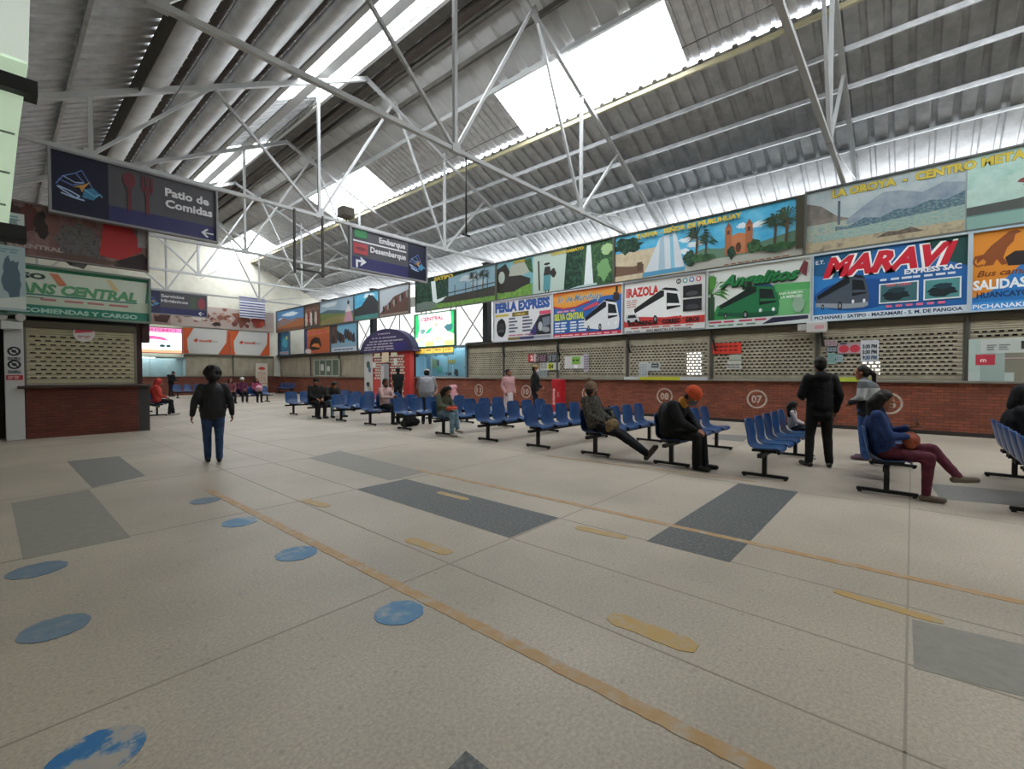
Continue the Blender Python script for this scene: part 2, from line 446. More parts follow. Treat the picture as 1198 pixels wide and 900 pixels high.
# ------------------------------------------------------------------ roof
steel = nmat(['#a4a5a8', '#b6b7ba', '#c6c7ca'], 3, .42, .45, detail=6, name='galvanised_sheet')
silver = nmat(['#b3b4b8', '#c6c7ca', '#d6d7da'], 4, .34, .6, detail=5, name='bright_sheet')
cream_r = nmat(['#a9a9aa', '#babab9'], 1.2, .6, .05, detail=5, name='painted_sheet')
dark_st = nmat(['#4a4642', '#5b5650'], 4, .6, .1, name='dark_steel')
white_st = mat('#b0b1b2', .45, .1, name='grey_painted_steel')
yel_st = nmat(['#a59d7c', '#b3ab8c'], 3, .5, name='cream_gutter')

roof = bpy.data.objects.new('ceiling', None); COL.objects.link(roof); tag(roof, kind='structure')
def ribs(x0, x1, y0, y1, zf, off, m, pitch=.5, depth=.055, name='roof_sheet'):
    """trapezoid sheet, ribs running down the slope"""
    prof = []; y = y0
    while y < y1:
        for a, d in ((0, 0), (.62, 0), (.7, 1), (.92, 1)):
            if y + a * pitch < y1: prof.append((y + a * pitch, d))
        y += pitch
    prof.append((y1, 0))
    b = MB()
    b.sheet([[(x, py, zf(x) + off + d * depth) for py, d in prof] for x in (x0, x1)], 0, False)
    o = b.build(name, m, roof); solidify(o, .004); return o
YA, YZ = Y_B, Y_END + .3
STEP = .17
ribs(13.57, X_EAVE, YA, YZ, zr, 0, steel, .46, .07)
ribs(10.6, 11.75, YA, YZ, zr, STEP, cream_r, .9, .05)
ribs(X_R, 10.6, YA, YZ, zr, STEP, cream_r, .9, .05)
SKY_R = [(-9.0, -3.4), (5.1, 11.25), (19.8, 25.7), (34.4, 39.6)]
y = YA
for a, c in SKY_R + [(YZ, YZ)]:
    if a - y > .05: ribs(11.75, 13.6, y, a, zr, STEP, silver, .3, .05)
    y = c
SKY_L = [(-6.0, 1.0), (8.6, 17.4), (22.6, 29.2)]
y = YA
def ribs_y(x0, x1, y0, y1, zf, off, m, pitch=.32, depth=.05):
    ribs(x0, x1, y0, y1, zf, off, m, pitch, depth)
for a, c in SKY_L + [(YZ, YZ)]:
    if a - y > .05: ribs_y(6.55, 8.75, y, a, zl, 0, silver, .3)
    y = c
ribs(8.75, X_R, YA, YZ, zl, 0, dark_st, .5, .02)
ribs_y(X_L - .3, 2.5, YA, YZ, zl, 0, steel, .36, .07)
skm = skylight_mat()
def skylight(x0, x1, y0, y1, zf, off):
    b = MB(); n = int((y1 - y0) / .15)
    b.sheet([[(x, y0 + (y1 - y0) * i / n, zf(x) + off + (.02 if i % 2 else 0)) for i in range(n + 1)] for x in (x0, x1)], 0, False)
    b.build('skylight', skm, roof)
for a, c in SKY_R: skylight(11.75, 13.5, a, c, zr, STEP + .03)
for a, c in SKY_L: skylight(6.65, 8.7, a, c, zl, .03)
# big curved channels along the left slope
chm = nmat(['#b0b1b4', '#c0c1c3', '#d0d1d2'], 1.5, .5, .3, detail=6, name='channel_sheet')
brn = nmat(['#3e3631', '#4c433c'], 2, .7, name='brown_steel')
for k in range(4):
    x = 2.95 + k * 1.03; r = .36; b = MB(); rows = []
    for yy in np.linspace(YA, YZ, 40):
        rows.append([(x + r * math.cos(t), yy, zl(x) - .05 + .53 * r * math.cos(t) - r * .85 * math.sin(t)) for t in np.linspace(0, PI, 13)])
    b.sheet(rows); o = b.build('roof_channel', chm, roof); solidify(o, .006)
    b = MB(); xa = x + r - .03; xb = x + 1.03 - r + .03
    b.add([(xa, YA, zl(xa) - .03), (xb, YA, zl(xb) - .03), (xb, YZ, zl(xb) - .03), (xa, YZ, zl(xa) - .03), (xa, YA, zl(xa) + .03), (xb, YA, zl(xb) + .03), (xb, YZ, zl(xb) + .03), (xa, YZ, zl(xa) + .03)],
          [(0, 1, 2, 3), (7, 6, 5, 4), (0, 4, 5, 1), (1, 5, 6, 2), (2, 6, 7, 3), (3, 7, 4, 0)])
    b.build('roof_rail', brn, roof)
    b = MB()
    for yy in np.arange(8, 26, .45):
        for xx in (xa + .06, xb - .06): b.ball((xx, yy, zl(xx) - .045), .032, n=6, k=4)
    b.build('bolt_row', mat('#b9b9b5', .4, .5), roof)
b = MB(); b.add([(2.5, YA, zl(2.5)), (2.5, YZ, zl(2.5)), (2.6, YZ, zl(2.5) - .35), (2.6, YA, zl(2.5) - .35)], [(0, 1, 2, 3)]); o = b.build('roof_rail', dark_st, roof); solidify(o, .02)
def purlin(x, zf, off, m, w=.07, h=.14, y0=YA, y1=YZ, name='purlin'):
    b = MB(); b.box(x - w / 2, y0, zf(x) + off - h, x + w / 2, y1, zf(x) + off); return b.build(name, m, roof)
for x in (14.7, 15.75, 16.8): purlin(x, zr, -.012, steel, .07, .12)
purlin(17.85, zr, -.012, steel, .06, .07); purlin(19.5, zr, -.012, steel, .06, .07)
for x in (9.9, 10.62, 11.72): purlin(x, zr, STEP - .012, dark_st if x < 11 else cream_r, .1, .16)
purlin(13.66, zr, -.01, yel_st, .09, .13, name='gutter_edge')
purlin(9.03, zr, .02, dark_st, .5, .25, name='ridge_beam'); purlin(9.55, zr, .12, brn, .25, .2, name='ridge_beam')
purlin(6.58, zl, -.01, cream_r, .16, .2); purlin(7.62, zl, -.01, cream_r, .32, .10); purlin(8.72, zl, -.01, cream_r, .12, .2)
for x in (-.9, .2, 1.3): purlin(x, zl, -.015, steel, .07, .12)
# lattice girder along the skylight
b = MB()
x = 8.45
for y0 in np.arange(2, 34, .6):
    b.bar((x, y0, zl(x) - .12), (x, y0 + .3, zl(x) - .34), .025); b.bar((x, y0 + .3, zl(x) - .34), (x, y0 + .6, zl(x) - .12), .025)
b.bar((x, 2, zl(x) - .34), (x, 34, zl(x) - .34), .05); b.bar((x, 2, zl(x) - .12), (x, 34, zl(x) - .12), .05)
b.build('lattice_girder', mat('#b5b5b2', .5), roof)

# ------------------------------------------------------------------ trusses
T_LAB = {
    -5.4: None,
    1.5: 'grey steel roof truss nearest the camera, ending above the smoky factory town banner',
    8.2: 'grey steel roof truss crossing in front of the big skylight, no sign on its chord',
    15.0: 'grey steel roof truss from which the two large wayfinding signs hang',
    21.8: 'grey steel roof truss just behind the one carrying the two large wayfinding signs',
    28.6: 'grey steel roof truss between the large signs and the restroom sign',
    35.4: 'grey steel roof truss carrying the small restroom sign before the gable wall',
}
ZC = 6.8
def truss(Y, label):
    t = thing('roof_truss', label, 'truss', (0, Y, 0), 0, 'steel roof trusses', None)
    def bar(name, a, b2, w=.09, m=white_st):
        q = MB(); q.bar((a[0], 0, a[1]), (b2[0], 0, b2[1]), w); q.build(name, m, t)
    L = lambda x: (x, zl(x) - .38); R = lambda x: (x, zr(x) - .2 + (STEP if x < 13.5 else 0))
    bar('bottom_chord', (X_L, ZC), (15.75, ZC), .1)
    bar('rafter', L(X_L), (X_R, zl(X_R) - .38), .14); bar('rafter', R(X_EAVE - .1), (X_R, Z_R - .3), .12)
    for x in (1.65, 7.3, 12.75): bar('post', (x, ZC), L(x) if x < X_R else R(x), .09)
    for a, c in (((1.65, ZC), L(4.25)), ((7.3, ZC), L(4.25)), ((7.3, ZC), R(10.3)), ((12.75, ZC), R(10.3)), ((12.75, ZC), R(15.2))): bar('strut', a, c, .075)
    q = MB(); q.tube([(12.75, 0, ZC), (18.9, 0, zr(18.9) - .15)], .018, 6); q.build('tie_rod', white_st, t)
    for x in (1.65, 7.3, 12.75):
        q = MB(); q.box(x - .13, -.06, ZC - .07, x + .13, .06, ZC + .12); q.build('gusset_plate', white_st, t)
    return t
for Y, lab in T_LAB.items():
    if lab: truss(Y, lab)
# longitudinal wires
b = MB()
for x, z in ((3.4, 9.2), (10.2, 8.8)):
    b.tube([(x, Y_B + .5, z), (x, Y_END - .05, z - .25)], .012, 5)
tag(b.build('tie_wire', mat('#5c5c5c', .5)), 'thin dark wires strung lengthwise between the roof trusses', 'wire')

# ------------------------------------------------------------------ walls
cream = nmat(['#cfcbb9', '#d9d6c8', '#e0ded2'], 1.5, .7, detail=6, name='cream_plaster')
brickR = brick_mat('Y', '#8a4a33', '#6f3826', '#553327')
brickE = brick_mat('X', '#7c4230', '#643324', '#4b2d23')
darkwall = mat('#2b2724', .85, name='stall_interior')
b = MB()
gz = [(X_L, 0), (X_EAVE, 0), (X_EAVE, zr(X_EAVE)), (X_R, Z_R + .1), (X_L, zl(X_L))]
for yy in (Y_END, Y_END + .3): pass
vs = [(x, Y_END, z) for x, z in gz] + [(x, Y_END + .3, z) for x, z in gz]
b.add(vs, [(0, 1, 2, 3, 4), (9, 8, 7, 6, 5)] + [(i, 5 + i, 5 + (i + 1) % 5, (i + 1) % 5) for i in range(5)])
wall_end = tag(b.build('wall_end', cream), kind='structure')
b = MB(); b.box(6, Y_END - .5, 0, 15.4, Y_END - .02, 1.28); b.build('brick_base', brickE, wall_end)
b = MB(); b.box(6, Y_END - .56, 1.28, 15.4, Y_END - .02, 1.34); b.build('ledge', mat('#4c4038', .6), wall_end)
b = MB(); b.box(X_L - .25, Y_B, 0, X_L, Y_END, zl(X_L)); tag(b.build('wall_left', cream), kind='structure')
b = MB()
vs = [(x, Y_B, z) for x, z in gz] + [(x, Y_B - .3, z) for x, z in gz]
b.add(vs, [(4, 3, 2, 1, 0), (5, 6, 7, 8, 9)] + [(i, (i + 1) % 5, 5 + (i + 1) % 5, 5 + i) for i in range(5)])
tag(b.build('wall_back', cream), kind='structure')
b = MB(); b.box(X_EAVE - .35, Y_B, 0, X_EAVE - .15, 12.0, 6.85); b.box(X_EAVE - .35, 12.0, 0, X_EAVE - .15, Y_END, 2.9); b.box(X_EAVE - .35, 12.0, 6.2, X_EAVE - .15, Y_END, 6.85); outer = tag(b.build('wall_right', cream), kind='structure')
tlm = bpy.data.materials.new('added_translucent_wall'); tlm.use_nodes = True; tlm.node_tree.nodes.clear()  # added: this stretch of outer wall made translucent so daylight brightens it
_o = tlm.node_tree.nodes.new('ShaderNodeOutputMaterial'); _t = tlm.node_tree.nodes.new('ShaderNodeBsdfTranslucent'); _d = tlm.node_tree.nodes.new('ShaderNodeBsdfDiffuse'); _x = tlm.node_tree.nodes.new('ShaderNodeMixShader')
_t.inputs['Color'].default_value = (.26, .26, .245, 1); _d.inputs['Color'].default_value = (.62, .61, .56, 1); _x.inputs[0].default_value = .6
tlm.node_tree.links.new(_d.outputs[0], _x.inputs[1]); tlm.node_tree.links.new(_t.outputs[0], _x.inputs[2]); tlm.node_tree.links.new(_x.outputs[0], _o.inputs[0])
b = MB(); b.sheet([[(X_EAVE - .25 + (.02 if i % 2 else 0), 12.0 + (Y_END - 12.0) * i / 160, z) for i in range(161)] for z in (2.9, 6.2)], 0, False); b.build('translucent_sheet', tlm, outer)  # added sheet in the outer wall, lets daylight in behind the boards
b = MB()
for y0 in np.arange(12.5, 36, 3.0):
    for a, c in (((y0, 2.9), (y0 + 3, 6.2)), ((y0 + 3, 2.9), (y0, 6.2)), ((y0, 2.9), (y0, 6.3))): b.bar((X_EAVE - .42, a[0], a[1]), (X_EAVE - .42, c[0], c[1]), .05)
b.build('wall_brace', mat('#77756f', .6), outer)
# the brick counter run, its ledge, baseboard and the dark stalls behind it
cw = MB(); cw.box(XW, Y_B, 0, XW + .25, Y_END - .5, 1.28)
counter = tag(cw.build('wall_counter', brickR), kind='structure')
b = MB(); b.box(XW - .02, Y_B, 0, XW + .02, Y_END - .5, .1); b.build('baseboard', mat('#262220', .6), counter)
b = MB(); b.bbox(XW - .08, Y_B, 1.28, XW + .45, Y_END - .5, 1.335, .01); b.build('counter_ledge', nmat(['#6c675f', '#827d73'], 4, .5, name='grey_ledge'), counter)
b = MB(); b.box(17.7, Y_B, 0, 17.85, Y_END, 2.98); b.box(XW + .1, Y_B, 2.98, 17.85, 16.6, 3.06); b.box(XW + .1, 20.8, 2.98, 17.85, Y_END, 3.06); b.box(XW+.25, Y_B, -.0, 17.7, Y_END, .02)
tag(b.build('wall_stalls', darkwall), kind='structure')
MODS = [-4.1, -.98, 2.05, 4.97, 7.98, 11.15, 14.2, 16.65]
b = MB()
for y0 in MODS + [20.75, 25.6, 29.4, 33.6]:
    b.box(XW + .14, y0 - .035, 1.335, XW + .32, y0 + .035, 2.98)
    b.box(XW + .3, y0 - .03, 0, 17.7, y0 + .03, 2.98)
b.build('stall_post', mat('#4c4a44', .6), counter)
for y0 in (2.05, 4.97, 7.98, 11.15, 14.2):
    q = MB(); q.bar((XW + .14, y0, 2.92), (XW - .02, y0 - .12, 2.62), .05); q.bar((XW - .02, y0 - .12, 2.62), (XW + .12, y0 - .14, 2.3), .05); q.build('awning_arm', mat('#1d1d1c', .5), counter)
b = MB(); b.box(XW + .05, Y_B, 2.93, XW + .2, 16.65, 3.03); b.box(XW + .05, 20.7, 2.93, XW + .2, Y_END - .3, 3.03)
b.build('sign_rail', mat('#3a3835', .6), counter)
for y0 in (16.06, 26.4, 33.0):
    c = thing('steel_column', {16.06: 'black steel column beside the bus board with tall blue letters', 26.4: 'black steel column rising behind the arched purple kiosk', 33.0: 'dark steel column behind the far mountain posters'}[y0], 'column', (16.4, y0, 0), 0, 'columns along the ticket wall')
    q = MB(); q.box(-.16, -.16, 0, .16, .16, 7.0); q.box(-.2, -.2, 7.0, .2, .2, 7.06); q.build('shaft', mat('#1e2028', .5), c)
    q = MB(); q.box(-.26, -.26, 0, .26, .26, .04); q.build('base_plate', mat('#1e2028', .5), c)

# ------------------------------------------------------------------ roller shutters
shm = nmat(['#8d8676', '#a09987', '#aca592'], 2.5, .5, .15, detail=5, stretch=(1, 1, .3), name='beige_shutter')
shb = nmat(['#a39c82', '#b3ac92'], 2.5, .5, .1, name='cream_shutter')
def shutter(name_label, p, w, h, rz, m, holes=True, pitch=.14, row=.1, top=.32, hw=.085, hh=.045, box=True, cat='shutter'):
    o = thing('roller_shutter', name_label, cat, p, rz, 'roller shutters of the ticket stalls')
    b = MB(); z = .13; n = int((h - top - z) / row); b.add([(0, 0, 0), (w, 0, 0), (w, 0, z), (0, 0, z)], [(0, 1, 2, 3)])
    for r in range(n):
        z0 = z + r * row; a, c = z0 + (row - hh) / 2, z0 + (row + hh) / 2; e = -.012
        P = lambda x, zz, y: (x, y, zz)
        for (za, zb, ya, yb) in ((z0, a, 0, e), (c, z0 + row, e, 0)):
            b.add([P(0, za, ya), P(w, za, ya), P(w, zb, yb), P(0, zb, yb)], [(0, 1, 2, 3)])
        x = 0.0; s = .07 + (pitch / 2 if r % 2 else 0)
        if holes:
            while s + hw < w - .05:
                b.add([P(x, a, e), P(s, a, e), P(s, c, e), P(x, c, e)], [(0, 1, 2, 3)]); x = s + hw; s += pitch
        b.add([P(x, a, e), P(w, a, e), P(w, c, e), P(x, c, e)], [(0, 1, 2, 3)])
    z1 = z + n * row; k = 0
    while z1 < h - .001:
        z2 = min(h, z1 + .055); b.add([(0, 0, z1), (w, 0, z1), (w, -.012, (z1 + z2) / 2), (0, -.012, (z1 + z2) / 2), (w, 0, z2), (0, 0, z2)], [(0, 1, 2, 3), (3, 2, 4, 5)]); z1 = z2
    cu = b.build('curtain', m, o); solidify(cu, .004)
    q = MB(); q.box(0, -.025, -.0, w, .02, .055); q.build('bottom_bar', mat('#8d887b', .45, .3), o)
    if box:
        q = MB(); q.bbox(-.02, -.06, h - .16, w + .02, .2, h + .02, .02); q.build('roll_box', mat('#5d574b', .6, .1), o)
    for xr in (-.03, w - .015):
        q = MB(); q.box(xr, -.03, 0, xr + .045, .03, h); q.build('guide_rail', mat('#6d6a62', .5, .3), o)
    return o
SH = [
    (-4.1, -.98, 'perforated beige roller shutter beneath the orange board with a running animal'),
    (-.98, 2.05, 'perforated beige roller shutter behind the standing woman, beneath the blue coach board'),
    (2.05, 4.97, 'perforated beige roller shutter above brick number 07, red notice stuck on it'),
    (4.97, 7.98, 'perforated beige roller shutter above brick number 08, light shining through its holes'),
    (7.98, 11.15, 'perforated beige roller shutter beneath the orange and blue coach board'),
    (11.15, 14.2, 'perforated beige roller shutter with dark and yellow notices, behind the masked man'),
    (14.2, 16.65, 'perforated beige roller shutter next to the light blue ticket office'),
]
for y0, y1, lab in SH:
    shutter(lab, (XW + .22, y1 - .05, 1.335), y1 - y0 - .1, 1.6, RZ_WALL, shm)
for y0, y1, lab in ((25.6, 29.4, 'plain slatted shutter next to the arched kiosk, sliding window in front'), (29.4, 33.6, 'plain slatted shutter beneath the far orange and blue posters'), (33.6, 39.0, 'plain slatted shutter in the far corner of the hall')):
    shutter(lab, (XW + .22, y1 - .05, 1.335), y1 - y0 - .1, 1.6, RZ_WALL, shm, holes=False)
for x0, x1, lab in ((9.05, 12.2, 'plain shutter on the end wall under the left orange and white board'), (12.2, 15.2, 'plain shutter on the end wall behind the roll-up stand')):
    shutter(lab, (x0 + .05, Y_END - .3, 1.34), x1 - x0 - .1, 1.6, 0, shm, holes=False)

# daylight windows at the back of two stalls
for n, (yc, w, z0, z1) in enumerate(((6.25, .62, 1.45, 2.35), (.95, .5, 1.4, 1.9))):
    wn = bpy.data.objects.new('window_%d' % (n + 1), None); COL.objects.link(wn); tag(wn, kind='structure'); wn.location = (17.66, yc, z0)
    q = MB(); q.box(-.01, -w / 2, 0, .02, w / 2, z1 - z0); q.build('pane', mat('#ffffff', .4, emit=2.2), wn)
    q = MB()
    for a in (-w / 2, w / 2): q.box(-.03, a - .03, -.03, .03, a + .03, z1 - z0 + .03)
    for a in (0, z1 - z0): q.box(-.03, -w / 2, a - .03, .03, w / 2, a + .03)
    q.build('window_frame', mat('#8c8c88'), wn)

# ------------------------------------------------------------------ light
w = bpy.data.worlds.new('overcast_sky'); SC.world = w; w.use_nodes = True
bg = w.node_tree.nodes['Background']; bg.inputs['Color'].default_value = (.93, .97, 1.0, 1); bg.inputs['Strength'].default_value = SKY
def daylight(x, y, z, sx, sy, power, tilt):
    l = bpy.data.lights.new('daylight', 'AREA'); l.shape = 'RECTANGLE'; l.size = sx; l.size_y = sy; l.energy = power; l.color = (.97, .985, 1.0)
    o = bpy.data.objects.new('daylight', l); COL.objects.link(o); o.location = (x, y, z); o.rotation_euler = (0, tilt, 0)
    return o
for a, c in SKY_R: daylight(12.6, (a + c) / 2, zr(12.6) + .55, 1.8, c - a, DAY * (c - a), math.atan(.45))
for a, c in SKY_L: daylight(7.65, (a + c) / 2, zl(7.65) + .4, 2.0, c - a, DAY * (c - a), -math.atan(.53))
SC.view_settings.view_transform = 'Standard'; SC.view_settings.look = 'None'; SC.view_settings.gamma = 1.0
SC.view_settings.use_curve_mapping = False; SC.view_settings.exposure = EXPOSURE
SC.cycles.use_denoising = True
SC.cycles.max_bounces = 8; SC.cycles.diffuse_bounces = 5; SC.cycles.transparent_max_bounces = 12; SC.cycles.caustics_reflective = False; SC.cycles.caustics_refractive = False
# ------------------------------------------------------------------ boards over the ticket counters
ZB0, ZB1 = 3.0, 4.87       # bus company boards
ZP0, ZP1 = 4.92, 6.63      # landscape banners above them
def wall_board(name, label, cat, y_left, y_right, z0, z1, face, frame=None, group=None, X=XS, emit=0.0, t=.05):
    return board(name, label, cat, (X, y_left, z0), y_left - y_right, z1 - z0, RZ_WALL, face, frame, t, .045, group, emit)
GB = 'bus company boards over the ticket counters'; GP = 'landscape banners under the eaves'
H = ZB1 - ZB0
# --- blue coach board
o = wall_board('bus_company_board', 'blue bus board with big red slanted letters, white outline and dark coach', 'sign', 2.17, -.98, ZB0, ZB1, '#2467ae', '#b8c4cc', GB)
w = 3.15; a = Art()
a.poly([(0, 0), (1.7, 0), (1.3, 1.0), (0, 1.3)], '#2d7cc0'); a.poly([(2.3, 1.88), (3.15, 1.88), (3.15, 1.1), (2.75, 1.3)], '#1c4a46')
a.poly([(0, 1.88), (0, 1.3), (.8, 1.15), (1.5, 1.88)], '#1b5a86')
a.ell(1.0, .65, .95, .42, '#174f93', 28); a.bus(.08, .3, 1.2, .88, '#46505e', '#10151a', '#1b222b', '#8f979f')
a.text('E.T.', .07, 1.6, .1, '#dfe9ef'); a.text('MARAVI', .24, 1.22, .5, '#c81e32', 2.72, shear=.32, bold=.05, outline='#f1f1f1', ow=.045)
a.text('EXPRESS SAC', 1.98, 1.06, .12, '#e8edf2', 1.05, bold=.04); a.scribble(1.5, .92, 1.5, .1, '#cfdcea', 1, 7)
for x, c in ((1.48, '#3e6a70'), (2.35, '#4d8c8e')):
    a.rect(x, .35, .78 if x < 2 else .68, .52, '#dbe6ea'); a.rect(x + .03, .38, .72 if x < 2 else .62, .46, c)
    a.blob(x + .35, .55, .26, .12, '#18252c', 3); a.blob(x + .35, .68, .16, .07, '#1d3a44', 5)
a.text('SEMI CAMA', 1.62, .78, .06, '#e4667c', .5)
for k in range(6): a.rect(1.62 + k * .2, .24, .13, .06, '#d56a8a')
a.rect(0, 0, w, .17, '#c9d5df'); a.text('PICHANAKI - SATIPO - MAZAMARI - S. M. DE PANGOA', .06, .045, .085, '#22304c', 3.0, bold=.04)
a.build(o)
# --- orange animal board
o = wall_board('bus_company_board', 'orange and blue bus board with brown running animal, last at the right edge', 'sign', -1.02, -4.15, ZB0, ZB1, '#db8a2c', '#a9c2d4', GB)
a = Art(3.130, H); w = 3.13
a.poly([(0, .3), (.35, .45), (.8, 1.0), (1.3, 1.12), (w, 1.2), (w, 0), (0, 0)], '#2a78c2')
a.poly([(.6, 1.0), (.95, .98), (.98, 1.3), (.7, 1.32), (.55, 1.2)], '#2a2224')
a.poly([(.10, 1.12), (.08, 1.3), (.2, 1.32), (.32, 1.5), (.52, 1.7), (.6, 1.78), (.72, 1.8), (.8, 1.74), (.7, 1.7), (.68, 1.55), (.58, 1.42), (.52, 1.2), (.6, 1.05), (.5, 1.03), (.42, 1.18), (.36, 1.05), (.2, 1.05), (.25, 1.14), (.2, 1.22)], '#8a4a22')
a.line([(.2, 1.08), (.1, 1.05), (.03, 1.15), (.08, 1.3)], .035, '#8a4a22')
a.text('Bus cama', .1, .8, .14, '#7a3f16', .8, shear=.3); a.text('SALIDAS DIARIAS', .04, .5, .21, '#e9eff4', 1.75, bold=.04)
a.text('HUANCAYO - LIMA', .1, .3, .13, '#16365f', 1.3, bold=.03)
a.poly([(1.05, 1.32), (1.2, 1.72), (w, 1.78), (w, 1.36)], '#c92a2c'); a.rect(0, .0, w, .2, '#3f8fd4'); a.text('PICHANAKI - SATIPO - LA MERCED', .04, .05, .1, '#eef4f8', 2.5)
a.build(o)
# --- green coach board
o = wall_board('bus_company_board', 'white and green bus board with dark green slanted script and green coach', 'sign', 5.06, 2.2, ZB0, ZB1, '#d4d8d4', '#bfc6c4', GB)
a = Art(2.860, H); w = 2.86
a.poly([(.1, .25), (w, .25), (w, 1.15), (2.0, 1.2), (1.2, .95)], '#55a862'); a.poly([(.1, .22), (w, .22), (w, .85), (1.9, .95), (.3, .7)], '#2f8a45')
a.poly([(1.85, .25), (w, .25), (w, .95), (2.2, 1.0)], '#6db577')
a.palm(.1, .2, 1.5, '#3f7a38', '#3a3226'); a.rect(0, .2, .22, .8, '#2c4a33'); a.blob(.12, 1.5, .14, .22, '#4e8a3c', 5)
a.bus(.32, .25, 1.75, .98, '#1f6e44', '#12201c', '#174a66', '#17563a')
a.text('Angelitos', .4, 1.25, .34, '#0d2b1a', 2.2, shear=.45, bold=.06); a.text('Angelitos', .38, 1.29, .34, '#1c7a40', 2.2, shear=.45, bold=.035)
a.poly([(2.55, 1.5), (2.68, 1.78), (2.78, 1.7), (2.74, 1.3)], '#6b3038')
a.ell(2.55, .55, .15, .25, '#8fae98', 14); a.text('SAN RAMON', 2.05, .85, .07, '#e7f0e7', .6); a.text('LA MERCED', 2.1, .74, .07, '#e7f0e7', .55)
a.rect(0, 0, w, .24, '#c3cbcb'); a.scribble(.06, .12, 2.7, .1, '#b5304a', 1, 6); a.poly([(1.6, .02), (2.8, .1), (2.8, .2), (1.9, .2)], '#2b2740'); a.scribble(.06, .02, 1.4, .08, '#4d7a58', 1, 5)
a.build(o)
# --- white coach board with red serif letters
o = wall_board('bus_company_board', 'white bus board with red letters, white coach, red band and small round icons', 'sign', 8.06, 5.1, ZB0, ZB1, '#dcdcda', '#8d9296', GB)
a = Art(2.960, H); w = 2.96
a.text('IRAZOLA', .1, 1.32, .3, '#c2312f', 1.25, bold=.05); a.scribble(.12, .92, .42, .3, '#b98a8a', 4, 2)
a.rect(0, .22, w, .24, '#d2403a'); a.bus(.35, .32, 1.85, 1.15, '#e6e7e8', '#17191d', None, '#c63a3a')
a.poly([(.05, .45), (.1, .68), (.5, .7), (.62, .5), (.6, .42), (.1, .4)], '#bfc4c8'); a.poly([(.15, .55), (.2, .66), (.45, .66), (.52, .55)], '#1a1d22')
for x in (.2, .5): a.ell(x, .43, .06, .06, '#141414', 12)
a.rect(2.2, 1.08, .62, .4, '#1c1c1f'); a.rect(2.2, .62, .62, .4, '#232327'); a.ell(2.5, 1.2, .2, .08, '#4a4a50'); a.ell(2.5, .75, .22, .1, '#3c3c42')
for k, c in enumerate(('#1e1e20', '#3d9a90', '#3f6ea8', '#c24a5c')):
    a.ell(2.05 + k * .22, 1.66, .085, .085, c, 16); a.ell(2.05 + k * .22, 1.66, .05, .05, '#e6e6e6', 12)
    if k == 0: a.rect(2.05 - .015, 1.61, .03, .1, c)
a.text('ENCOMIENDAS * CORREO * GIROS', .2, .27, .14, '#1d1718', 2.55, bold=.05)
a.scribble(.3, .13, 2.4, .07, '#b9504c', 1, 6); a.text('SAN MARTIN DE PANGOA', .9, .025, .07, '#2a2a2c', 1.6, bold=.03); a.scribble(.1, .03, .6, .05, '#333333', 1, 2)
a.build(o)
# --- orange and blue coach board
o = wall_board('bus_company_board', 'blue bus board with orange wave on top, pale script and white coach', 'sign', 11.28, 8.1, ZB0, ZB1, '#2d62a8', '#c9ccd0', GB)
a = Art(3.180, H); w = 3.18
a.poly([(0, 1.32), (.5, 1.2), (1.1, 1.22), (1.7, 1.38), (2.4, 1.5), (w, 1.5), (w, 1.88), (0, 1.88)], '#d9963f')
a.poly([(0, 1.88), (0, 1.68), (1.2, 1.78), (2.3, 1.72), (w, 1.8), (w, 1.88)], '#d7722f'); a.poly([(0, 1.24), (.5, 1.14), (1.1, 1.16), (1.8, 1.33), (1.7, 1.38), (1.1, 1.22), (.5, 1.2), (0, 1.32)], '#b02c48')
a.text('Sr. de Muruhuay', .2, 1.44, .24, '#5f7f96', 2.15, shear=.4, bold=.03, outline='#e6ddc0', ow=.02)
a.blob(2.92, 1.42, .14, .17, '#3a2524', 4); a.ell(2.93, 1.68, .05, .13, '#2a1a18')
a.scribble(.2, 1.0, 1.0, .12, '#d68fa8', 1, 3); a.text('SELVA CENTRAL', .06, .72, .25, '#c7d24a', 1.45, bold=.05, outline='#24441f', ow=.03)
a.scribble(.1, .2, .6, .45, '#d6dfe8', 4, 2); a.scribble(.85, .2, .8, .45, '#d6dfe8', 4, 2)
a.poly([(1.45, 1.1), (2.1, 1.32), (2.2, 1.2), (1.5, 1.0)], '#c24a5e')
a.bus(1.5, .2, 1.55, 1.12, '#d8dade', '#14171c'); a.rect(0, 0, w, .16, '#b52c40'); a.scribble(.08, .05, 3.0, .06, '#e8c9cc', 1, 9)
a.build(o)
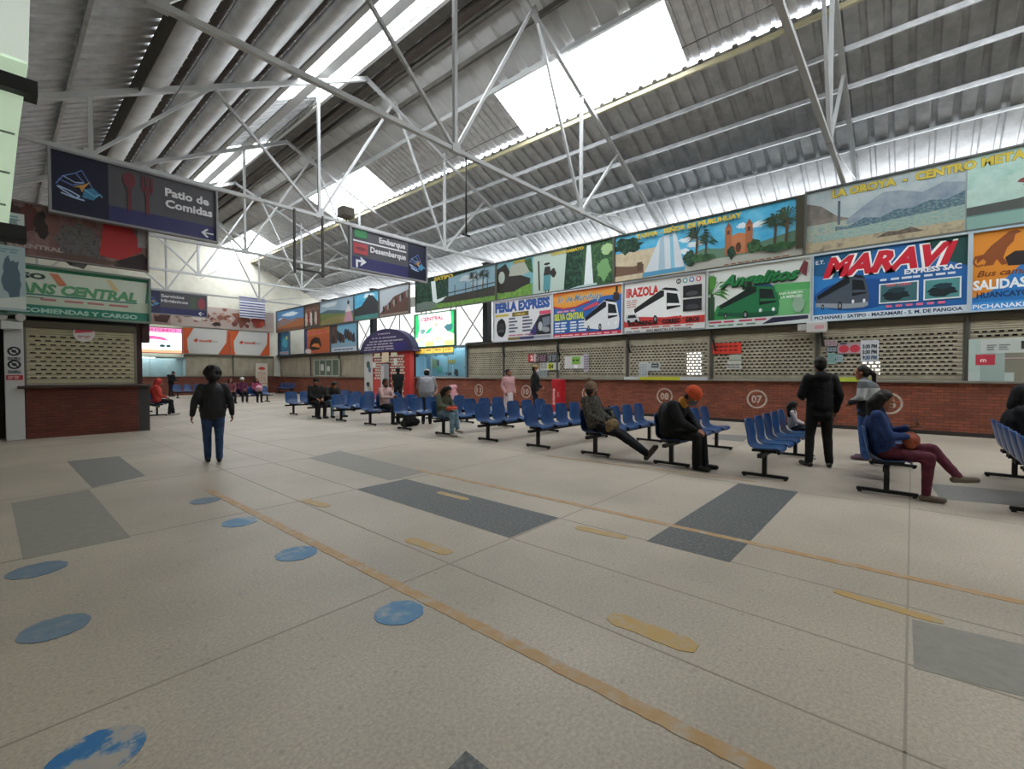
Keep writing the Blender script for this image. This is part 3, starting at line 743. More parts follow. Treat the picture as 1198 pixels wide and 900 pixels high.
# --- white board with tall blue letters
o = wall_board('bus_company_board', 'white bus board with tall blue letters at the left end of the row', 'sign', 14.7, 11.33, ZB0, ZB1, '#d9d9dd', '#b5b9c2', GB)
a = Art(3.370, H); w = 3.37
a.text('PERLA EXPRESS', .1, 1.36, .38, '#2f57a0', 3.15, bold=.05, outline='#1a2342', ow=.02)
a.rect(.12, 1.13, .8, .1, '#c9b33c'); a.rect(1.15, 1.08, .95, .19, '#6d5c2c'); a.text('CARGA', 1.3, 1.12, .1, '#d8c46a', .6)
a.blob(.48, .62, .3, .42, '#17181a', 8, 24, .06); a.ell(.48, .68, .22, .16, '#34363a'); a.rect(.28, .42, .4, .12, '#4a4d52')
for x, n in ((.95, 5), (1.75, 5)): a.scribble(x, .35, .6, .72, '#54596a', n, 1, .5)
a.rect(2.7, 1.05, .6, .15, '#d2506c'); a.poly([(2.45, .3), (2.5, .75), (2.7, 1.02), (3.3, 1.05), (3.3, .2), (2.6, .2)], '#23252c'); a.poly([(2.85, .9), (3.25, .95), (3.25, .6), (2.9, .5)], '#707a86'); a.ell(2.75, .55, .12, .2, '#aeb4ba', 12); a.blob(3.05, .4, .2, .12, '#8f949c', 4)
a.poly([(2.1, .2), (2.5, .75), (2.55, .2)], '#39336a'); a.scribble(.95, .2, 1.4, .1, '#c07a8c', 1, 3); a.rect(.9, .04, .7, .12, '#7a6a40'); a.rect(1.6, .04, .8, .12, '#3c3a66'); a.rect(2.4, .04, .9, .12, '#8f929c')
a.build(o)

# ------------------------------------------------------------------ landscape banners
P = ZP1 - ZP0
sky1 = nmat(['#8fa3ae', '#a9b6ba', '#b7bfc0'], 2, .6, name='print_grey_sky'); rockp = nmat(['#5c5a58', '#77716a', '#8f877c'], 3, .6, name='print_grey_rock')
blueg = nmat(['#6f8fa3', '#88a19d', '#a8aa98', '#5d7a92'], 5, .6, detail=8, name='print_town'); beige = nmat(['#a59678', '#b3a68b', '#7d725f'], 4, .6, name='print_earth')
foliage = nmat(['#1c3322', '#2f5233', '#4d7344'], 7, .6, detail=8, name='print_foliage'); foliage2 = nmat(['#12231a', '#1e3a2e', '#3f6a4c'], 6, .6, detail=8, name='print_dark_foliage')
water = nmat(['#b9cdd0', '#d7e0e0', '#e7ebea'], 6, .5, stretch=(6, 1, 1), name='print_water'); grassp = nmat(['#4c7a32', '#6a9441', '#86a656'], 6, .6, name='print_grass')
seablue = nmat(['#3a9ccb', '#57b1d6', '#7cc3dc'], 1.5, .5, name='print_blue_sky'); sand = nmat(['#b3a184', '#c4b598', '#cfc3aa'], 4, .6, name='print_sand'); cloud = mat('#d5e2e8', .5)
teal = nmat(['#8fb5ac', '#a9c8bf', '#b8cfc8'], 2, .6, name='print_pale_teal')
# smoky town + quarry
o = wall_board('landscape_banner', 'long banner of a smoky blue factory town with yellow capitals on top', 'banner', 2.36, -4.2, ZP0, ZP1 + .05, '#9aa5a6', '#5d615e', GP)
a = Art(6.560, P + .05); w = 6.56
a.rect(0, 0, 3.25, P + .05, sky1); a.hills(0, 1.1, .7, [1.45, 1.3, .95, .8], rockp); a.hills(.3, 2.95, .3, [.55, .7, .8, .75, .95, .9], '#6f7f8c'); a.rect(0, .3, 3.25, .5, blueg)
a.hills(0, 3.25, 0, [.35, .3, .42, .3, .48], beige); a.line([(.78, .7), (.78, 1.35)], .06, '#56626c')
smoke = nmat(['#6f7f92', '#8a97a3', '#9fa8ad'], 2.2, .6, detail=7, name='print_smoke')
a.hills(.95, 2.3, .68, [.8, 1.1, 1.35, 1.3, 1.15, 1.3, 1.2], smoke); a.hills(.7, 2.55, .55, [.66, .62, .78, .7, .84, .8, .92, .86, 1.0], nmat(['#34495c', '#56707c', '#8fa9a6'], 14, .6, detail=6, stretch=(1, 1, 2.5), name='print_buildings'))
a.hills(.2, 3.05, .3, [.5, .52, .56, .6, .62, .66], nmat(['#6f8f93', '#8fa8a0', '#a9aa96'], 9, .6, detail=7, stretch=(1, 1, 3), name='print_riverside')); a.hills(1.6, .9, .18, [.2, .3, .27, .33, .2], nmat(['#4f4844', '#7a6c5e'], 9, .6, name='print_mound'))
a.rect(3.28, 0, 3.28, P + .05, teal); a.hills(3.28, 3.28, .5, [.95, 1.15, 1.3, 1.2, 1.4, 1.5], nmat(['#9fbcb2', '#b4cdc4'], 4, .6, detail=7, name='print_pale_hill')); a.hills(3.28, 3.28, 0, [.45, .5, .75, .9, 1.0], '#5f8580'); a.hills(3.28, 3.28, .35, [.55, .58, .72, .85, 1.2], '#4a4f4c'); a.blob(4.5, .95, .35, .15, '#7a3b36', 6); a.rect(3.28, 0, 3.28, .32, '#7fa39a')
a.text('LA OROYA  -  CENTRO METALÚRGICO', .62, P - .24, .19, '#c9b43a', 4.75, bold=.05, outline='#3f3c22', ow=.02)
a.build(o)
# church and monument
o = wall_board('landscape_banner', 'long banner with blue sky, white monument, palm trees and an orange church', 'banner', 8.44, 2.4, ZP0, ZP1, '#3a93c4', '#4d4a40', GP)
a = Art(6.040, P); w = 6.04
a.rect(0, 0, w, P, seablue); a.rect(0, .1, 2.3, .95, sand); a.hills(0, 1.15, .2, [.62, .55, .5, .55], '#6d5240'); a.blob(.5, 1.3, .55, .28, foliage2, 2); a.rect(.9, .3, .2, .32, '#57402f')
for x, z, rx in ((2.7, 1.1, .25), (3.0, .9, .3), (4.85, 1.15, .2), (4.4, 1.2, .15), (2.6, .72, .2)): a.blob(x, z, rx, .09, cloud, int(x * 10))
a.rect(0, 0, w, .22, sand); a.poly([(1.15, .12), (1.75, 1.35), (2.3, 1.45), (2.65, .12)], '#c9d0d6'); a.poly([(1.75, 1.35), (1.9, 1.38), (1.95, .12), (1.7, .12)], '#9fb6c4'); a.poly([(2.1, 1.42), (2.2, 1.43), (2.3, .12), (2.15, .12)], '#7fb6cd'); a.poly([(1.15, .22), (2.65, .22), (2.65, .08), (1.1, .05)], '#4f93b8')
a.hills(2.7, 3.3, .3, [.55, .7, .6, .75, .6, .7, .8], '#5f7f6a'); a.poly([(2.6, .0), (6.04, .0), (6.04, .35), (4, .3), (2.7, .35)], '#a9aaa0')
a.poly([(3.95, .35), (3.95, .9), (4.3, 1.0), (4.65, .9), (4.65, .35)], '#b9764e')
for x in (4.0, 4.6): a.rect(x - .1, .35, .2, .85, '#a5633f'); a.poly([(x - .1, 1.2), (x + .1, 1.2), (x, 1.38)], '#8a5238'); a.rect(x - .04, 1.0, .08, .13, '#4c2f24')
a.ell(4.3, .55, .08, .16, '#5c3526', 12); a.palm(3.0, .35, 1.25, '#22331f', '#4a3a2a'); a.palm(3.3, .35, .9, '#29412a', '#4a3a2a'); a.blob(2.8, .45, .2, .25, foliage2, 6); a.blob(3.2, .4, .4, .13, foliage, 7); a.blob(4.75, .5, .22, .2, foliage, 8); a.blob(4.1, .42, .12, .2, foliage2, 9)
a.palm(5.3, .3, 1.2, '#2c3d24', '#4a3a2a'); a.palm(5.6, .3, 1.35, '#33452a', '#4a3a2a'); a.blob(5.4, .35, .5, .12, foliage, 10); a.rect(5.85, .2, .19, 1.5, '#3d3a2a')
a.text('TARMA - SEÑOR DE MURUHUAY', .9, P - .26, .15, '#c9b43a', 3.5, bold=.05, outline='#3f3c22', ow=.02); a.scribble(3.9, .02, 1.8, .06, '#8a4a30', 1, 9)
a.build(o)
# waterfalls
o = wall_board('landscape_banner', 'banner of a dark hut, standing forest people and a white waterfall in green woods', 'banner', 14.5, 8.48, ZP0, ZP1, '#7d9a86', '#55584f', GP)
a = Art(6.020, P); w = 6.02
a.rect(0, 0, 2.2, P, '#6fa3ad'); a.rect(0, 0, 2.1, .42, grassp); a.poly([(0, .35), (0, 1.4), (.55, 1.6), (.8, 1.2), (2.0, .75), (1.95, .4), (.8, .2)], '#2b2622'); a.poly([(.75, 1.0), (.85, 1.45), (1.65, 1.6), (1.95, 1.05), (1.6, .95)], '#a5a89a'); a.poly([(1.6, 1.6), (2.05, 1.6), (2.15, .95), (1.95, 1.05)], foliage); a.ell(.3, 1.0, .2, .28, '#a9b4ac', 14); a.hills(0, 2.1, 0, [.2, .3, .28, .45, .55], grassp)
a.poly([(2.15, 0), (2.15, P), (3.9, P), (3.8, 0)], '#aebfb6'); a.ell(2.9, 1.0, .09, .12, '#2a211c'); a.poly([(2.7, .1), (2.72, .8), (2.8, 1.05), (3.05, 1.05), (3.1, .7), (3.05, .1)], '#4f8b94'); a.poly([(2.72, .75), (2.78, 1.1), (3.05, 1.1), (3.12, .75)], '#2c2a2c'); a.ell(2.9, 1.22, .16, .05, '#1c1815'); a.line([(2.5, .15), (2.45, 1.4)], .09, '#3b3027'); a.blob(3.22, .8, .14, .18, '#2a2420', 6); a.rect(2.8, .02, .06, .12, '#2c221c'); a.rect(2.95, .02, .06, .12, '#2c221c')
a.rect(3.9, 0, 2.1, P, foliage); a.poly([(3.75, 0), (3.9, P), (4.7, P), (4.6, 0)], foliage2); a.poly([(4.72, .05), (4.85, 1.62), (5.02, 1.62), (5.15, .05)], water); a.poly([(3.8, .0), (4.5, .1), (5.3, .12), (5.3, 0)], '#a8c3c0'); a.blob(5.6, .6, .3, .4, '#6c9a62', 9); a.blob(5.75, 1.35, .25, .2, '#9cba84', 3)
a.text('OXAPAMPA', 1.0, P - .2, .12, '#c9b43a', .7, bold=.04, outline='#3f3c22'); a.text('CHANCHAMAYO', 3.1, P - .2, .12, '#c9b43a', 1.6, bold=.04, outline='#3f3c22')
a.build(o)
# dark river banner
o = wall_board('landscape_banner', 'dark green banner of a waterfall and river bridge with one yellow word', 'banner', 20.6, 14.55, ZP0, ZP1, '#3b4a3c', '#55584f', GP)
a = Art(6.050, P); w = 6.05
a.rect(0, 0, w, P, foliage2); a.poly([(2.7, .55), (2.7, 1.5), (w, P), (w, .7)], '#7f9fae'); a.blob(4.3, 1.3, .7, .16, '#b5c3c9', 4); a.blob(4.9, 1.0, .5, .12, '#a3b6c0', 5)
a.poly([(1.45, .45), (1.3, 1.5), (1.65, 1.5), (1.8, .5), (2.6, .6), (2.2, .4), (1.7, .3)], water); a.rect(0, 0, w, .28, grassp); a.blob(.8, .25, 1.0, .25, '#6b7a72', 3); a.hills(2.4, 3.65, .25, [.55, .6, .62, .55, .7], '#3a3630'); a.line([(2.4, .72), (6.0, .85)], .05, '#2c2a26')
for x in (3.2, 4.0, 4.8, 5.5): a.line([(x, .3), (x, 1.1)], .05, '#2f2c28')
a.palm(4.5, .6, 1.1, '#1f2b20'); a.palm(5.2, .6, 1.1, '#253324'); a.text('SATIPO', 1.6, P - .22, .17, '#c9b43a', 1.5, bold=.05, outline='#3f3c22')
a.build(o)
# small far banners
def far_banner(lab, y0, y1, fn, z0=ZP0, z1=ZP1):
    o = wall_board('landscape_banner', lab, 'banner', y0, y1, z0, z1, '#777777', '#5a5650', GP); a = Art(y0 - y1, z1 - z0); fn(a, y0 - y1, z1 - z0); a.build(o)
def f_crowd(a, w, h):
    a.rect(0, 0, w, h, '#b1b9c0'); a.poly([(0, .2), (w * .5, 1.1), (w, 1.35), (w, 0), (0, 0)], '#5b4038')
    for k in range(12): a.blob(w * (.15 + .07 * k), .45 + .06 * k, .1, .2, ['#2a2220', '#6b3a34', '#8b8a84'][k % 3], k)
    a.rect(0, 0, w, .15, '#8a7f74')
far_banner('banner of a crowd on a brown slope under grey sky, above the office', 24.2, 21.2, f_crowd)
def f_rock(a, w, h):
    a.rect(0, 0, w, h, seablue); a.blob(w * .6, 1.45, .6, .15, cloud, 2); a.poly([(0, .2), (0, .75), (w * .3, .9), (w * .55, 1.4), (w * .75, 1.45), (w, .9), (w, .2)], '#2c2f33'); a.rect(0, 0, w, .3, '#3f7f7a'); a.ell(w * .62, 1.4, .14, .12, '#20242a')
far_banner('banner of a black rock against bright blue sky', 27.1, 24.25, f_rock)
def f_field(a, w, h):
    a.rect(0, 0, w, h, '#9fb6c8'); a.blob(w * .3, 1.4, 1.0, .14, cloud, 5); a.hills(0, w, .3, [.9, 1.05, .95, .8, .7], '#4f6a76'); a.hills(0, w, 0, [.85, .8, .7, .6, .5], '#6f7f44'); a.hills(0, w, 0, [.3, .5, .55, .4, .3], '#8b8150')
    a.poly([(w * .72, .05), (w * .78, .75), (w * .92, .75), (w * .97, .05)], '#b98a9a'); a.ell(w * .85, 1.0, .16, .2, '#c9b0a8'); a.ell(w * .85, 1.3, .14, .14, '#2a1f22'); a.poly([(w * .76, .7), (w * .85, 1.1), (w * .94, .7)], '#d5d0cc')
far_banner('banner of green hills with a woman in pink skirt on its right', 31.8, 27.15, f_field)
def f_dance(a, w, h):
    a.rect(0, 0, w, h, '#5f4436')
    for k in range(6): a.blob(w * (.12 + .16 * k), .65 + .1 * (k % 2), .2, .5, ['#c9b9a9', '#7d2f2c', '#d8cfc4', '#2f2622'][k % 4], k); a.ell(w * (.12 + .16 * k), 1.25 + .1 * (k % 2), .12, .13, '#8a5a44')
    a.rect(0, 0, w, .15, '#4a3a2c')
far_banner('banner of white dressed folk dancers on brown ground', 34.2, 31.85, f_dance)
def f_peak(a, w, h):
    a.rect(0, 0, w, h, '#5d8fbf'); a.blob(w * .5, 1.3, 1.3, .15, cloud, 6); a.blob(w * .2, 1.0, .7, .1, cloud, 8); a.hills(0, w, .3, [.8, 1.1, .85, .95, .8], '#8e7a78'); a.hills(0, w, 0, [.35, .45, .6, .75, .85], '#a8693f'); a.rect(0, 0, w, .25, '#7a5240')
far_banner('banner of an orange plain and snowy peaks in the far corner', 39.3, 34.25, f_peak)
# far lower boards
def lower(lab, y0, y1, z0, z1, face, fn, cat='sign', emit=0.0):
    o = wall_board('advert_board', lab, cat, y0, y1, z0, z1, face, '#4d5058', GB, emit=emit); a = Art(y0 - y1, z1 - z0); fn(a, y0 - y1, z1 - z0); a.build(o); return o
def g_blue(a, w, h):
    a.rect(0, 0, w, h, '#2b6f96'); a.blob(w * .6, h * .55, .5, .4, '#3fa0b5', 4); a.ell(w * .75, h * .75, .2, .14, '#c9c07a'); a.rect(0, 0, w * .25, h, '#1d3f5c'); a.rect(.2, .1, w - .4, .22, '#97a9b5'); a.scribble(.3, .15, w - .6, .12, '#b8434a', 1, 3)
lower('dark blue poster with turquoise figure in the far corner', 39.0, 36.9, 3.0, ZB1 - .02, '#2b6f96', g_blue)
def g_orange(a, w, h):
    a.rect(0, 0, w, h, '#b65a31'); a.rect(0, 0, .35, h, '#39407c'); a.poly([(.4, h), (w, h), (w, h - .45), (.4, h - .6)], '#c4763a'); a.scribble(.6, h - .5, w - 1, .3, '#cf5060', 1, 3)
    a.poly([(.7, .4), (1.0, 1.0), (1.6, 1.2), (2.3, 1.1), (2.6, .6), (2.3, .3), (1.2, .25)], '#2a1d1a'); a.poly([(1.0, .55), (1.5, .75), (2.2, .7), (2.4, .4)], '#d07a3a'); a.blob(.55, .2, .5, .18, '#c7b9b8', 4)
lower('orange poster with a dark vehicle, next to the far blue poster', 34.2, 30.3, 3.0, ZB1, '#b65a31', g_orange)
def g_group(a, w, h):
    a.rect(0, 0, w, h, '#6fa6c4'); a.rect(0, .35, w * .25, h - .35, '#5a4038')
    for k in range(9): a.blob(w * (.1 + .095 * k), .85 + .12 * ((k * 7) % 4), .2, .35, ['#2a2422', '#4a3430', '#27303c'][k % 3], k)
    a.rect(0, .3, w, .3, '#7fa0b5'); a.rect(0, 0, w, .32, '#b9c3cb'); a.scribble(.4, .08, w - .8, .16, '#5f6a86', 1, 5)
lower('poster of a group of people on pale blue, left of the arched kiosk', 30.2, 26.75, 3.0, ZB1, '#6fa6c4', g_group)

# ------------------------------------------------------------------ lit sign over the ticket office
EM = 1.35
def eb(c, k=EM): return mat(c, .5, emit=k)
o = wall_board('lit_sign', 'backlit white and green sign over the light blue ticket office', 'sign', 20.7, 17.4, 2.98, 4.75, '#e8f2ec', '#3c6a50', None, emit=EM)
a = Art(); w = 3.3; h = 1.77
a.poly([(0, h), (0, .5), (.3, .7), (.4, 1.1), (.3, h)], eb('#2cae62')); a.poly([(w, h), (w, .55), (w - .6, .75), (w - .3, 1.2), (w - .35, h)], eb('#2cae62')); a.rect(0, .3, .25, .45, eb('#3db86c'))
a.text('CENTRAL', .55, 1.38, .2, eb('#c03a58'), 1.9, bold=.05); a.poly([(.9, .75), (1.2, .95), (1.5, 1.05), (1.3, .75), (1.0, .68)], eb('#2fae74')); a.poly([(1.6, 1.0), (1.75, 1.2), (2.1, 1.25), (1.8, 1.05)], eb('#e0a080'))
a.blob(.7, .85, .22, .14, eb('#6c8c8c'), 3); a.blob(2.8, .95, .3, .18, eb('#3c6a70'), 5)
for k in range(4): a.rect(.08 + k * .8, .03, .72, .5, eb('#bfe0e4' if k % 2 == 0 else '#d7e07a')); a.rect(.08 + k * .8, .24, .72, .03, eb('#6a9aa8')); a.rect(.12 + k * .8, .3, .64, .18, eb('#d9e6a0' if k % 2 == 0 else '#e4f2f2'))
a.build(o)

# ------------------------------------------------------------------ hanging wayfinding signs
def logo(a, x, z, s):
    bl, lb, orr = '#5f78b5', '#9fb4d8', '#c08a4a'
    q = lambda pts: [(x + u * s, z + v * s) for u, v in pts]
    a.line(q([(.0, .35), (.15, .62), (.42, .78), (.6, .55), (.35, .4), (.05, .5)]), .03 * s, bl); a.line(q([(.15, .62), (.4, .5), (.6, .55)]), .025 * s, lb)
    a.line(q([(.05, .3), (.3, .22), (.5, .12), (.42, .05), (.15, .2), (.02, .3)]), .04 * s, lb); a.line(q([(.42, .78), (.55, .9), (.8, .4)]), .025 * s, bl)
    a.poly(q([(.35, .35), (.6, .5), (.75, .62), (.62, .42), (.55, .25), (.5, .38)]), orr); a.poly(q([(.55, .1), (.6, .35), (.8, .45), (.95, .3), (.8, .08)]), '#3f7aa0'); a.line(q([(.6, .35), (.85, .2), (.95, .3), (1.0, .22)]), .03 * s, '#6fb0d0'); a.line(q([(.1, .12), (.35, .05), (.6, .02)]), .045 * s, lb)
def arrow_left(a, x, z, s, c='#d4d4da'):
    a.rect(x + .1 * s, z - .06 * s, .9 * s, .12 * s, c); a.poly([(x, z), (x + .45 * s, z + .42 * s), (x + .6 * s, z + .34 * s), (x + .25 * s, z), (x + .6 * s, z - .34 * s), (x + .45 * s, z - .42 * s)], c)
def hang(name, label, x, y, w, h, face):
    o = board(name, label, 'sign', (x, y, ZC - .1 - h), w, h, 0, face, '#87868a', .12, .05, 'hanging wayfinding signs')
    q = MB()
    for xx in (.35, w - .35): q.box(xx - .02, .03, h, xx + .02, .07, h + .08)
    q.build('hanger', mat('#87868a', .5), o); return o
GREY, NAVY, PURP = '#4b4a50', '#15172e', '#2d2c5c'
w, h = 3.34, 1.45
o = hang('hanging_sign', 'dark hanging sign for the food court with red cutlery and left arrow', .93, 14.93, w, h, GREY)
a = Art(); a.rect(0, 0, w, h, GREY); a.rect(0, 0, w, .42, PURP); a.rect(0, 0, 1.02, h, NAVY); logo(a, .1, .38, .8)
red = '#642c35'
a.ell(1.42, 1.15, .13, .19, red); a.rect(1.385, .38, .07, .65, red)
a.rect(1.745, .38, .07, .6, red); a.rect(1.66, .95, .24, .12, red)
for k in range(3): a.rect(1.66 + k * .095, 1.05, .05, .3, red)
a.text('Patio de', 2.15, .98, .2, '#d2d0d4', 1.0, bold=.035); a.text('Comidas', 2.15, .68, .2, '#d2d0d4', 1.08, bold=.035); arrow_left(a, 2.95, .2, .3); a.build(o)
o = hang('hanging_sign', 'dark hanging sign for boarding with green and red bars, above the waiting seats', 8.37, 14.93, w, h, GREY)
a = Art(); a.rect(0, 0, w, h, GREY); a.rect(0, 0, w, .45, PURP); a.rect(2.45, 0, .89, h, NAVY); logo(a, 2.5, .35, .75)
a.ell(.4, 1.2, .24, .08, '#2f7a4c'); a.rect(.16, 1.14, .48, .3, '#2f7a4c'); a.rect(.1, .98, 2.25, .05, '#d2d0d4'); a.rect(.12, .55, .55, .38, '#a13a40'); a.ell(.4, .74, .22, .06, '#6e2a30')
a.text('Embarque', 1.15, 1.12, .2, '#d2d0d4', 1.15, bold=.03); a.text('Desembarque', .78, .7, .2, '#d2d0d4', 1.55, bold=.03)
a.rect(.2, .06, .08, .26, '#d4d4da'); a.rect(.2, .26, .3, .08, '#d4d4da'); a.poly([(.38, .46), (.62, .30), (.38, .12), (.38, .2), (.48, .3), (.38, .38)], '#d4d4da'); a.build(o)
o = hang('hanging_sign', 'small far hanging sign for the restrooms before the cream gable wall', 6.2, 35.3, 3.25, 1.42, GREY)
a = Art(); a.rect(0, 0, 3.25, h - .03, GREY); a.rect(0, 0, 3.25, .42, PURP); a.rect(0, 0, .75, 1.42, '#22264a'); logo(a, .05, .45, .65); a.text('Servicios', .8, 1.05, .18, '#c9c7cc', 1.2, bold=.03); a.text('Higiénicos', .8, .75, .18, '#c9c7cc', 1.4, bold=.03); a.rect(2.3, .5, .35, .7, '#4a5a48'); a.ell(2.95, .85, .2, .38, '#8f3a44'); arrow_left(a, 2.75, .2, .32); a.build(o)
# empty hanging sign frame
o = thing('sign_frame', 'empty dark hanging frame between the two large signs', 'frame', (6.45, 14.95, 4.75), 0)
q = MB(); q.box(-.03, -.03, 0, .03, .03, 2.05); q.build('hanger', mat('#33302e', .5), o)
q = MB(); q.box(.9, -.03, 0, .96, .03, 2.05); q.build('hanger', mat('#33302e', .5), o)
q = MB(); q.box(.03, -.03, .12, .9, .03, .18); q.build('crossbar', mat('#33302e', .5), o)
o = thing('hanging_rod', 'thin dark rod hanging from the signless truss before the big skylight', 'rod', (7.65, 8.2, 4.9))
q = MB(); q.tube([(0, 0, 0), (0, 0, 1.86)], .022, 6); q.build('rod', mat('#33302e', .5), o); q = MB(); q.box(-.12, -.02, -.04, .12, .02, 0); q.build('foot_plate', mat('#33302e', .5), o)
# loudspeaker box on the far skylight
o = thing('loudspeaker', 'small brown box hanging before the second bright skylight', 'loudspeaker', (8.05, 15.0, 6.98))
q = MB(); q.bbox(-.02, -.2, 0, .45, .2, .36, .03); q.build('cabinet', mat('#6a6258', .6), o); q = MB(); q.box(.2, -.02, -.16, .24, .02, .02); q.build('bracket', dark_st, o)
q = MB(); q.box(.02, -.215, .04, .41, -.2, .32); q.build('speaker_grille', mat('#4a443d', .8), o)

# ------------------------------------------------------------------ end wall
YE = Y_END - .36
def end_board(name, label, cat, x0, x1, z0, z1, face, frame, fn, emit=0.0, group=None):
    o = board(name, label, cat, (x0, YE, z0), x1 - x0, z1 - z0, 0, face, frame, .05, .05, group, emit); a = Art(x1 - x0, z1 - z0); fn(a, x1 - x0, z1 - z0); a.build(o)
def pinksign(a, w, h):
    a.rect(0, h - .35, w, .35, eb('#e08fbe', 1.1)); a.text('TURISMO', .4, h - .28, .2, eb('#c24a86', 1.1), w - .7); a.rect(0, 0, w, .22, eb('#f0a47c', 1.3)); a.poly([(.8, .9), (1.3, 1.2), (2.0, 1.1), (2.3, .85), (1.5, .95)], eb('#d466a0', 1.1)); a.ell(1.9, .5, .16, .1, eb('#4a6468', .4)); a.ell(2.25, .5, .14, .1, eb('#4a6468', .4))
end_board('lit_sign', 'backlit pink and white sign on the end wall above a bright office', 'sign', 5.9, 8.95, 2.98, 4.75, '#e4f0ee', '#a0505a', pinksign, 1.5)
def oval(a, w, h):
    a.rect(0, 0, w, h, '#cfcfcb'); a.poly([(0, 0), (0, h), (.65, h), (.25, h * .55), (.3, 0)], '#c9592f'); a.poly([(w, 0), (w, h), (w - .15, h), (w - .2, h * .5), (w - .75, 0)], '#c9592f'); a.poly([(.5, h), (.25, h * .6), (.28, .3), (.35, .1), (.3, 0), (0, 0), (0, h)], '#d0602f'); a.poly([(.62, .95), (.8, 1.12), (.95, 1.0), (.8, .82)], '#c24a32'); a.text('movil', 1.0, .88, .18, '#c9543a', .75, bold=.05); a.text('bus', 1.78, .88, .18, '#9a9a98', .4)
end_board('advert_board', 'orange edged white oval board on the end wall, the left one', 'sign', 9.0, 11.95, 3.0, 4.85, '#cfcfcb', None, oval, group='two oval boards on the end wall')
end_board('advert_board', 'orange edged white oval board on the end wall, the one nearer the corner', 'sign', 12.0, 14.85, 3.0, 4.85, '#cfcfcb', None, oval, group='two oval boards on the end wall')
def worldmap(a, w, h):
    a.rect(0, 0, w, h, '#b9aaa2'); a.rect(0, 0, 2.4, h, '#a38680'); a.poly([(1.5, .2), (1.4, .9), (1.7, 1.4), (2.3, 1.45), (2.5, .9), (2.2, .15)], '#4c3030'); a.ell(1.6, .9, .25, .35, '#8a6257')
    rg = random.Random(4)
    for k in range(46):
        x = 2.6 + rg.random() * 5.6; z = .3 + rg.random() * 1.2; a.blob(x, z, rg.uniform(.08, .28), rg.uniform(.05, .2), rg.choice(['#8a5a4a', '#9c7a6a', '#74443c', '#b48c7c', '#d2c8c2']), k)
    a.poly([(6.2, 1.2), (7.2, 1.35), (7.4, .8), (7.0, .2), (6.8, .1), (6.7, .6)], '#8a5444'); a.blob(8.1, .75, .45, .45, '#9c4438', 5); a.ell(8.4, .6, .18, .2, '#c4503c'); a.blob(5.2, .3, .3, .15, '#3f2b28', 8)
end_board('mural_banner', 'pale banner with a brown world map collage on the end wall', 'banner', 5.9, 15.2, 4.95, 6.5, '#b9aaa2', None, worldmap)
o = thing('hanging_banner', 'blue and white striped banner hanging over the world map banner', 'banner', (12.6, YE - .25, 5.9))
q = MB(); q.box(0, 0, 0, 1.85, .01, 1.6); q.build('cloth', mat('#d5d7de', .8), o); a = Art(); a.rect(0, 1.3, 1.85, .28, '#6a70a5')
for k in range(6): a.rect(0, .08 + k * .2, 1.85, .09, '#4a4f86')
a.build(o, 'stripes'); q = MB(); q.tube([(-.05, 0, 1.62), (1.9, 0, 1.62)], .02, 6); q.build('rod', white_st, o)
# bright office at the end wall
def office(name, label, loc, w, rz, hh, back, inside):
    o = thing(name, label, 'office', loc, rz)
    q = MB(); q.box(0, .7, 0, w, .74, hh); q.box(0, 0, 0, .03, .7, hh); q.box(w - .03, 0, 0, w, .7, hh); q.box(0, 0, hh - .03, w, .7, hh); q.build('booth_lining', mat(back, .6), o)
    q = MB(); q.box(w * .2, .3, hh - .09, w * .45, .42, hh - .04); q.build('ceiling_lamp', mat('#ffffff', .4, emit=5.0), o)
    q = MB()
    for x in (0, w * .33, w * .66, w - .04): q.box(x, -.04, 0, x + .04, .0, hh)
    q.box(0, -.04, hh - .05, w, 0, hh); q.box(0, -.04, 0, w, 0, .05); q.build('window_frame', mat('#8d979a', .4, .3), o)
    q = MB(); q.box(.04, -.025, .05, w - .04, -.02, hh - .05); q.build('pane', glass_mat(), o)
    l = bpy.data.lights.new('office_lamp', 'AREA'); l.size = w * .7; l.energy = inside; l.color = (.95, 1.0, 1.0); lo = bpy.data.objects.new('office_lamp', l); COL.objects.link(lo); lo.parent = o; lo.location = (w / 2, .35, hh - .1)
    return o
office('ticket_office', 'bright glazed office on the end wall under the pink lit sign', (5.9, Y_END - 1.25, 1.34), 3.05, 0, 1.35, '#8fa3a8', 60)
of = office('ticket_office', 'light blue glazed ticket office under the green and white lit sign', (XW + .1, 20.7, 1.34), 4.05, RZ_WALL, 1.62, '#7fb3cc', 90)
a = Art(); a.y = .66
a.rect(1.9, .75, .6, .18, '#9a9a50'); a.rect(1.0, .28, .45, .28, '#3fa79c'); a.blob(2.6, .25, .16, .2, '#202a30', 4); a.blob(3.3, .5, .08, .07, '#26323a', 5); a.rect(.5, .5, .5, .5, '#86a58a'); a.rect(1.05, .6, .12, .35, '#2f4a50'); a.rect(1.9, .1, .03, .6, '#dcebf0'); a.rect(2.3, .1, .03, .6, '#dcebf0'); a.blob(2.0, .18, .25, .08, '#33454e', 7)
a.build(of, 'wall_papers')
o = wall_board('card_rack', 'row of four yellow cards over the window of the light blue office', 'notice', 20.65, 17.45, 2.5, 2.95, '#3b5a56', None, None, XW - .02, t=.03)
a = Art()
for k in range(4): a.rect(.05 + k * .8, .12, .74, .28, '#d3a73c'); a.text(['LIMA', 'TARMA', 'MERCED', 'SATIPO'][k], .14 + k * .8, .24, .09, '#4a2d14', .5, bold=.04); a.rect(.1 + k * .8, -.06, .25, .14, '#2f4f5a')
a.build(o)
